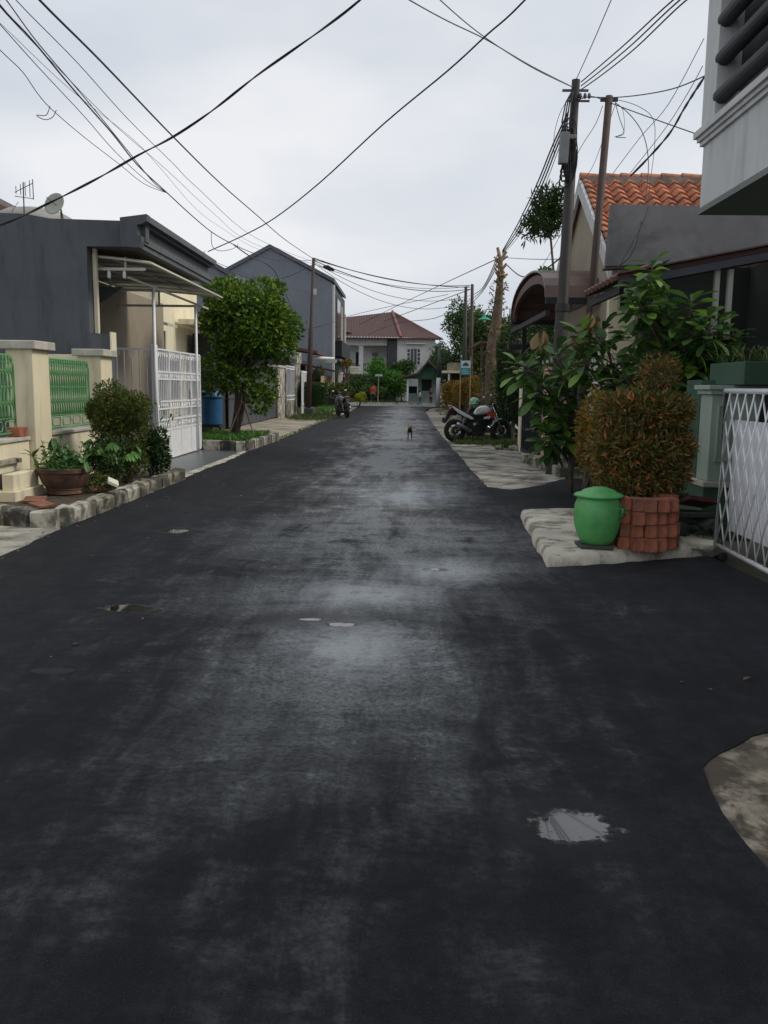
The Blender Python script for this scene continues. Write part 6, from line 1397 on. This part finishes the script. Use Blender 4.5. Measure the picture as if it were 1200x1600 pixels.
    MB().tube([(-.05, .1, .22), (-.16, .24, .0)], .012, 6).build('kickstand', 'plastic_black', t)
    t.location = loc; t.rotation_euler = (lean, 0, rz); t.scale = (1.07, 1.07, 1.07)
    return t
make_bike((2.06, 24.5, -.02), R_(14), 'white motorcycle with red tank shroud parked at the right road edge', lean=-.10)
make_bike((2.75, 25.9, -.02), R_(12), 'dark motorcycle behind the white one, mostly hidden by it', 'paint_dark', 'paint_dark', lean=-.10)
make_bike((3.55, 24.9, -.02), R_(-60), 'dark motorcycle half hidden behind the evergreen column', 'paint_dark', 'paint_white', lean=-.10)
make_bike((-3.1, 42.3, 0), R_(112), 'black scooter-like motorcycle parked on the left roadside', 'paint_dark', 'paint_dark', lean=-.08)
# helmet hung on handlebar
t = thing('helmet', (2.3, 24.6, 1.0), 'glossy green and white helmet resting over the white motorcycle handlebar', 'helmet')
hc = at(741, 629, 24.4)
MB().lathe([(.10, -.12), (.13, -.10), (.14, -.02), (.135, .05), (.10, .11), (.05, .14), (.01, .145)], tuple(hc), 22).build('shell', 'helmet_green', t, smooth=True)
MB().ring(hc + Vector((0, 0, -.02)), .137, .012, 'z', 24, 6).prism([(hc.x - .12, hc.z + .06), (hc.x - .06, hc.z + .11), (hc.x - .02, hc.z + .08), (hc.x - .09, hc.z + .02)], 'y', hc.y - .125, hc.y - .08).prism([(hc.x - .02, hc.z + .02), (hc.x + .05, hc.z + .10), (hc.x + .07, hc.z + .08), (hc.x, hc.z)], 'y', hc.y - .14, hc.y - .12).build('stripe', 'paint_white', t)
MB().prism([(hc.x + .05, hc.z - .1), (hc.x + .15, hc.z - .06), (hc.x + .15, hc.z + .02), (hc.x + .1, hc.z + .04)], 'y', hc.y - .1, hc.y + .1).build('visor', 'glass_dark', t, bevel=.01)

# ================================================================ PEOPLE AND DOG (skin-modifier bodies)
def skin_body(name, joints, edges, rad, mat, parent, root=0, lvl=2):
    me = bpy.data.meshes.new(name); org = WLOC[parent.name]
    me.from_pydata([tuple(Vector(j) - org) for j in joints], edges, []); me.materials.append(M(mat))
    o = bpy.data.objects.new(name, me); COL.objects.link(o); o.parent = parent; WLOC[o.name] = org
    md = o.modifiers.new('skin', 'SKIN'); md.use_smooth_shade = True
    if not me.skin_vertices: 
        bpy.context.view_layer.objects.active = o
    for i, r in enumerate(rad):
        sv = me.skin_vertices[0].data[i]; sv.radius = (r, r) if not isinstance(r, tuple) else r; sv.use_root = (i == root)
    s = o.modifiers.new('sub', 'SUBSURF'); s.levels = lvl; s.render_levels = lvl
    return o
def person(loc, face, h, top, bottom, label, stride=.12, armb=.1, long_hair=False):
    """face: heading angle (rotation about z; 0 = facing -Y, to the camera)"""
    L0 = Vector(loc); t = thing('person', loc, label, 'person'); k = h / 1.7; Rz = Matrix.Rotation(face, 3, 'Z')
    def W(x, y, z): return L0 + Rz @ Vector((x * k, y * k, z * k))
    J = [W(0, 0, .92), W(0, 0, 1.10), W(0, 0, 1.30), W(0, 0, 1.42), W(0, 0, 1.50), W(0, -.01, 1.58), W(0, 0, 1.66)]
    Rr = [(.13, .10), (.12, .09), (.14, .10), (.06, .055), (.05, .05), (.078, .09), (.06, .07)]
    E_ = [(0, 1), (1, 2), (2, 3), (3, 4), (4, 5), (5, 6)]
    def addj(p, r, par): J.append(p); Rr.append(r); E_.append((par, len(J) - 1)); return len(J) - 1
    for s_ in (-1, 1):
        st = stride * s_
        a = addj(W(.09 * s_, 0, .86), .085, 0); a = addj(W(.10 * s_, st * .6 - .03, .48), .058, a); a = addj(W(.10 * s_, st + .02, .09), .038, a); a = addj(W(.11 * s_, st - .13, .035), .035, a)
        a = addj(W(.17 * s_, 0, 1.37), .05, 2); a = addj(W(.21 * s_, .02, 1.10), .040, a); a = addj(W(.22 * s_, -armb - .02, .86), .027, a); hnd = addj(W(.22 * s_, -armb - .05, .79), .028, a)
        for q in range(4): f1 = addj(W(.20 * s_ + .013 * (q - 1.5), -armb - .065 - .004 * q, .735 - .008 * (1.5 - abs(q - 1.5))), .008, hnd); addj(W(.195 * s_ + .013 * (q - 1.5), -armb - .06, .70 - .006 * (1.5 - abs(q - 1.5))), .007, f1)
        addj(W(.19 * s_, -armb - .09, .77), .009, hnd)
    body = skin_body('body', J, E_, [tuple(q * k for q in r) if isinstance(r, tuple) else r * k for r in Rr], 'skin', t)
    # clothing
    J2 = [W(0, 0, .93), W(0, 0, 1.10), W(0, 0, 1.32), W(0, 0, 1.41)]; r2 = [(.155, .12), (.145, .115), (.165, .12), (.09, .08)]; e2 = [(0, 1), (1, 2), (2, 3)]
    for s_ in (-1, 1):
        J2.append(W(.19 * s_, 0, 1.37)); r2.append((.065, .065)); e2.append((2, len(J2) - 1)); J2.append(W(.215 * s_, .01, 1.20)); r2.append((.06, .06)); e2.append((len(J2) - 2, len(J2) - 1))
    skin_body('shirt', J2, e2, [tuple(q * k for q in r) for r in r2], top, t)
    J3 = [W(0, 0, .93)]; r3 = [(.15, .12)]; e3 = []
    for s_ in (-1, 1):
        st = stride * s_
        for (x, y, z, r) in ((.09, 0, .82, .10), (.10, st * .6 - .03, .48, .075), (.10, st * .85, .20, .06)):
            J3.append(W(x * s_, y, z)); r3.append((r, r)); e3.append((0 if z == .82 else len(J3) - 2, len(J3) - 1))
    skin_body('trousers', J3, e3, [tuple(q * k for q in r) for r in r3], bottom, t)
    hm = MB().ell(W(0, .02, 1.635), .088 * k, .10 * k, .09 * k, 12, 8)
    if long_hair: hm.ell(W(0, .07, 1.54), .07 * k, .05 * k, .13 * k, 10, 8)
    hm.build('hair', 'hair', t, smooth=True)
    fm = MB()
    for s_ in (-1, 1): fm.ell(W(.03 * s_, -.088, 1.60), .010 * k, .006 * k, .007 * k, 6, 4); 
    fm.ell(W(0, -.09, 1.545), .02 * k, .006 * k, .005 * k, 6, 4); fm.build('face_features', 'hair', t)
    MB().ell(W(0, -.098, 1.575), .012 * k, .015 * k, .018 * k, 6, 4).build('nose', 'skin', t)
    return t
person((-3.02, 78.0, .0), R_(175), 1.75, 'cloth_red', 'cloth_dark', 'person in a red shirt and dark trousers walking away at the far corner', .16)
person((1.15, 72.5, -.01), R_(100), 1.28, 'cloth_white', 'cloth_denim', 'small person in white top and blue denim in front of the guard post', .12, .25, True)
person((2.15, 76.0, -.01), R_(20), 1.45, 'cloth_purple', 'cloth_purple', 'person in dark purple clothes in the shade by the white-footed pole', .05, .05, True)
# dog, trotting toward the camera
dl = Vector((.12, 24.6, 0)); t = thing('dog', dl, 'small black and tan dog trotting toward the camera on the road', 'dog'); ds = .85
def D(x, y, z): return dl + Vector((x, y, z)) * ds     # faces -Y
J = [D(0, .25, .36), D(0, .10, .35), D(0, -.08, .345), D(0, -.20, .36), D(0, -.27, .43), D(0, -.32, .48), D(.005, -.40, .465), D(.01, -.455, .45)]
Rr = [(.065, .07), (.06, .062), (.08, .09), (.068, .08), (.045, .05), (.052, .055), (.032, .032), (.02, .02)]
E_ = [(i, i + 1) for i in range(7)]
def addj(p, r, par): J.append(p); Rr.append((r, r)); E_.append((par, len(J) - 1)); return len(J) - 1
for s_, st in ((-1, .06), (1, -.07)):
    a = addj(D(.055 * s_, -.17, .27), .035, 3); a = addj(D(.055 * s_, -.16 + st * .4, .15), .020, a); a = addj(D(.055 * s_, -.19 + st, .035), .015, a); addj(D(.055 * s_, -.225 + st, .014), .018, a)
    a = addj(D(.055 * s_, .24, .27), .042, 0); a = addj(D(.06 * s_, .20 - st * .4, .19), .026, a); a = addj(D(.06 * s_, .30 - st, .11), .015, a); a = addj(D(.06 * s_, .27 - st, .03), .014, a); addj(D(.06 * s_, .235 - st, .014), .017, a)
    a = addj(D(.035 * s_, -.30, .535), .02, 5); addj(D(.055 * s_, -.31, .575), .008, a)
a = addj(D(0, .33, .40), .018, 0); a = addj(D(.03, .40, .47), .014, a); addj(D(.05, .40, .56), .008, a)
skin_body('body', J, E_, [tuple(q * ds for q in r) for r in Rr], 'dog_fur', t, 1)
m = MB()
for s_ in (-1, 1): m.ell(D(.022 * s_, -.365, .495), .006, .006, .006, 6, 4)
m.ell(D(.01, -.472, .455), .009, .008, .007, 6, 4); m.build('eyes_and_nose', 'hair', t)

# small stones and leaf litter on the asphalt and along the edges
m_ = MB()
for i in range(260):
    side = random.random(); y = rnd(2.5, 30)
    if .45 <= side < .8 and y < 13.5: y = rnd(13.5, 40)
    x = (-3.6 + random.gauss(0, .12)) if side < .45 else ((1.22 + random.gauss(0, .1)) if side < .8 else rnd(-3.4, 1.2))
    s_ = rnd(.004, .012) * (1 if side < .8 else .45); m_.ell((x, y, s_ * .3), s_, s_ * rnd(.6, 1), s_ * .6, 6, 4)
tag(m_.build('gravel', 'old_concrete'), 'loose grit scattered along the asphalt edges', 'gravel', kind='stuff')
m_ = MB()
for i in range(150):
    side = random.random(); y = rnd(3, 22)
    x = (-3.5 + random.gauss(0, .25)) if side < .5 else (rnd(1.3, 3.0) if side < .85 else rnd(-3.2, 1.2))
    if side >= .5 and side < .85: y = rnd(2.3, 4.5) if random.random() < .5 else rnd(13, 20); x = rnd(1.4, 2.6)
    m_.leaf(Vector((x, y, .012)), Vector((rnd(-1, 1), rnd(-1, 1), .1)), Vector((0, 0, 1)), rnd(.02, .05), rnd(.012, .025), .3, 2)
tag(m_.build('fallen_leaves', 'dead_leaf', leaves=True), 'scattered dry fallen leaves on the ground', 'leaves', kind='stuff')
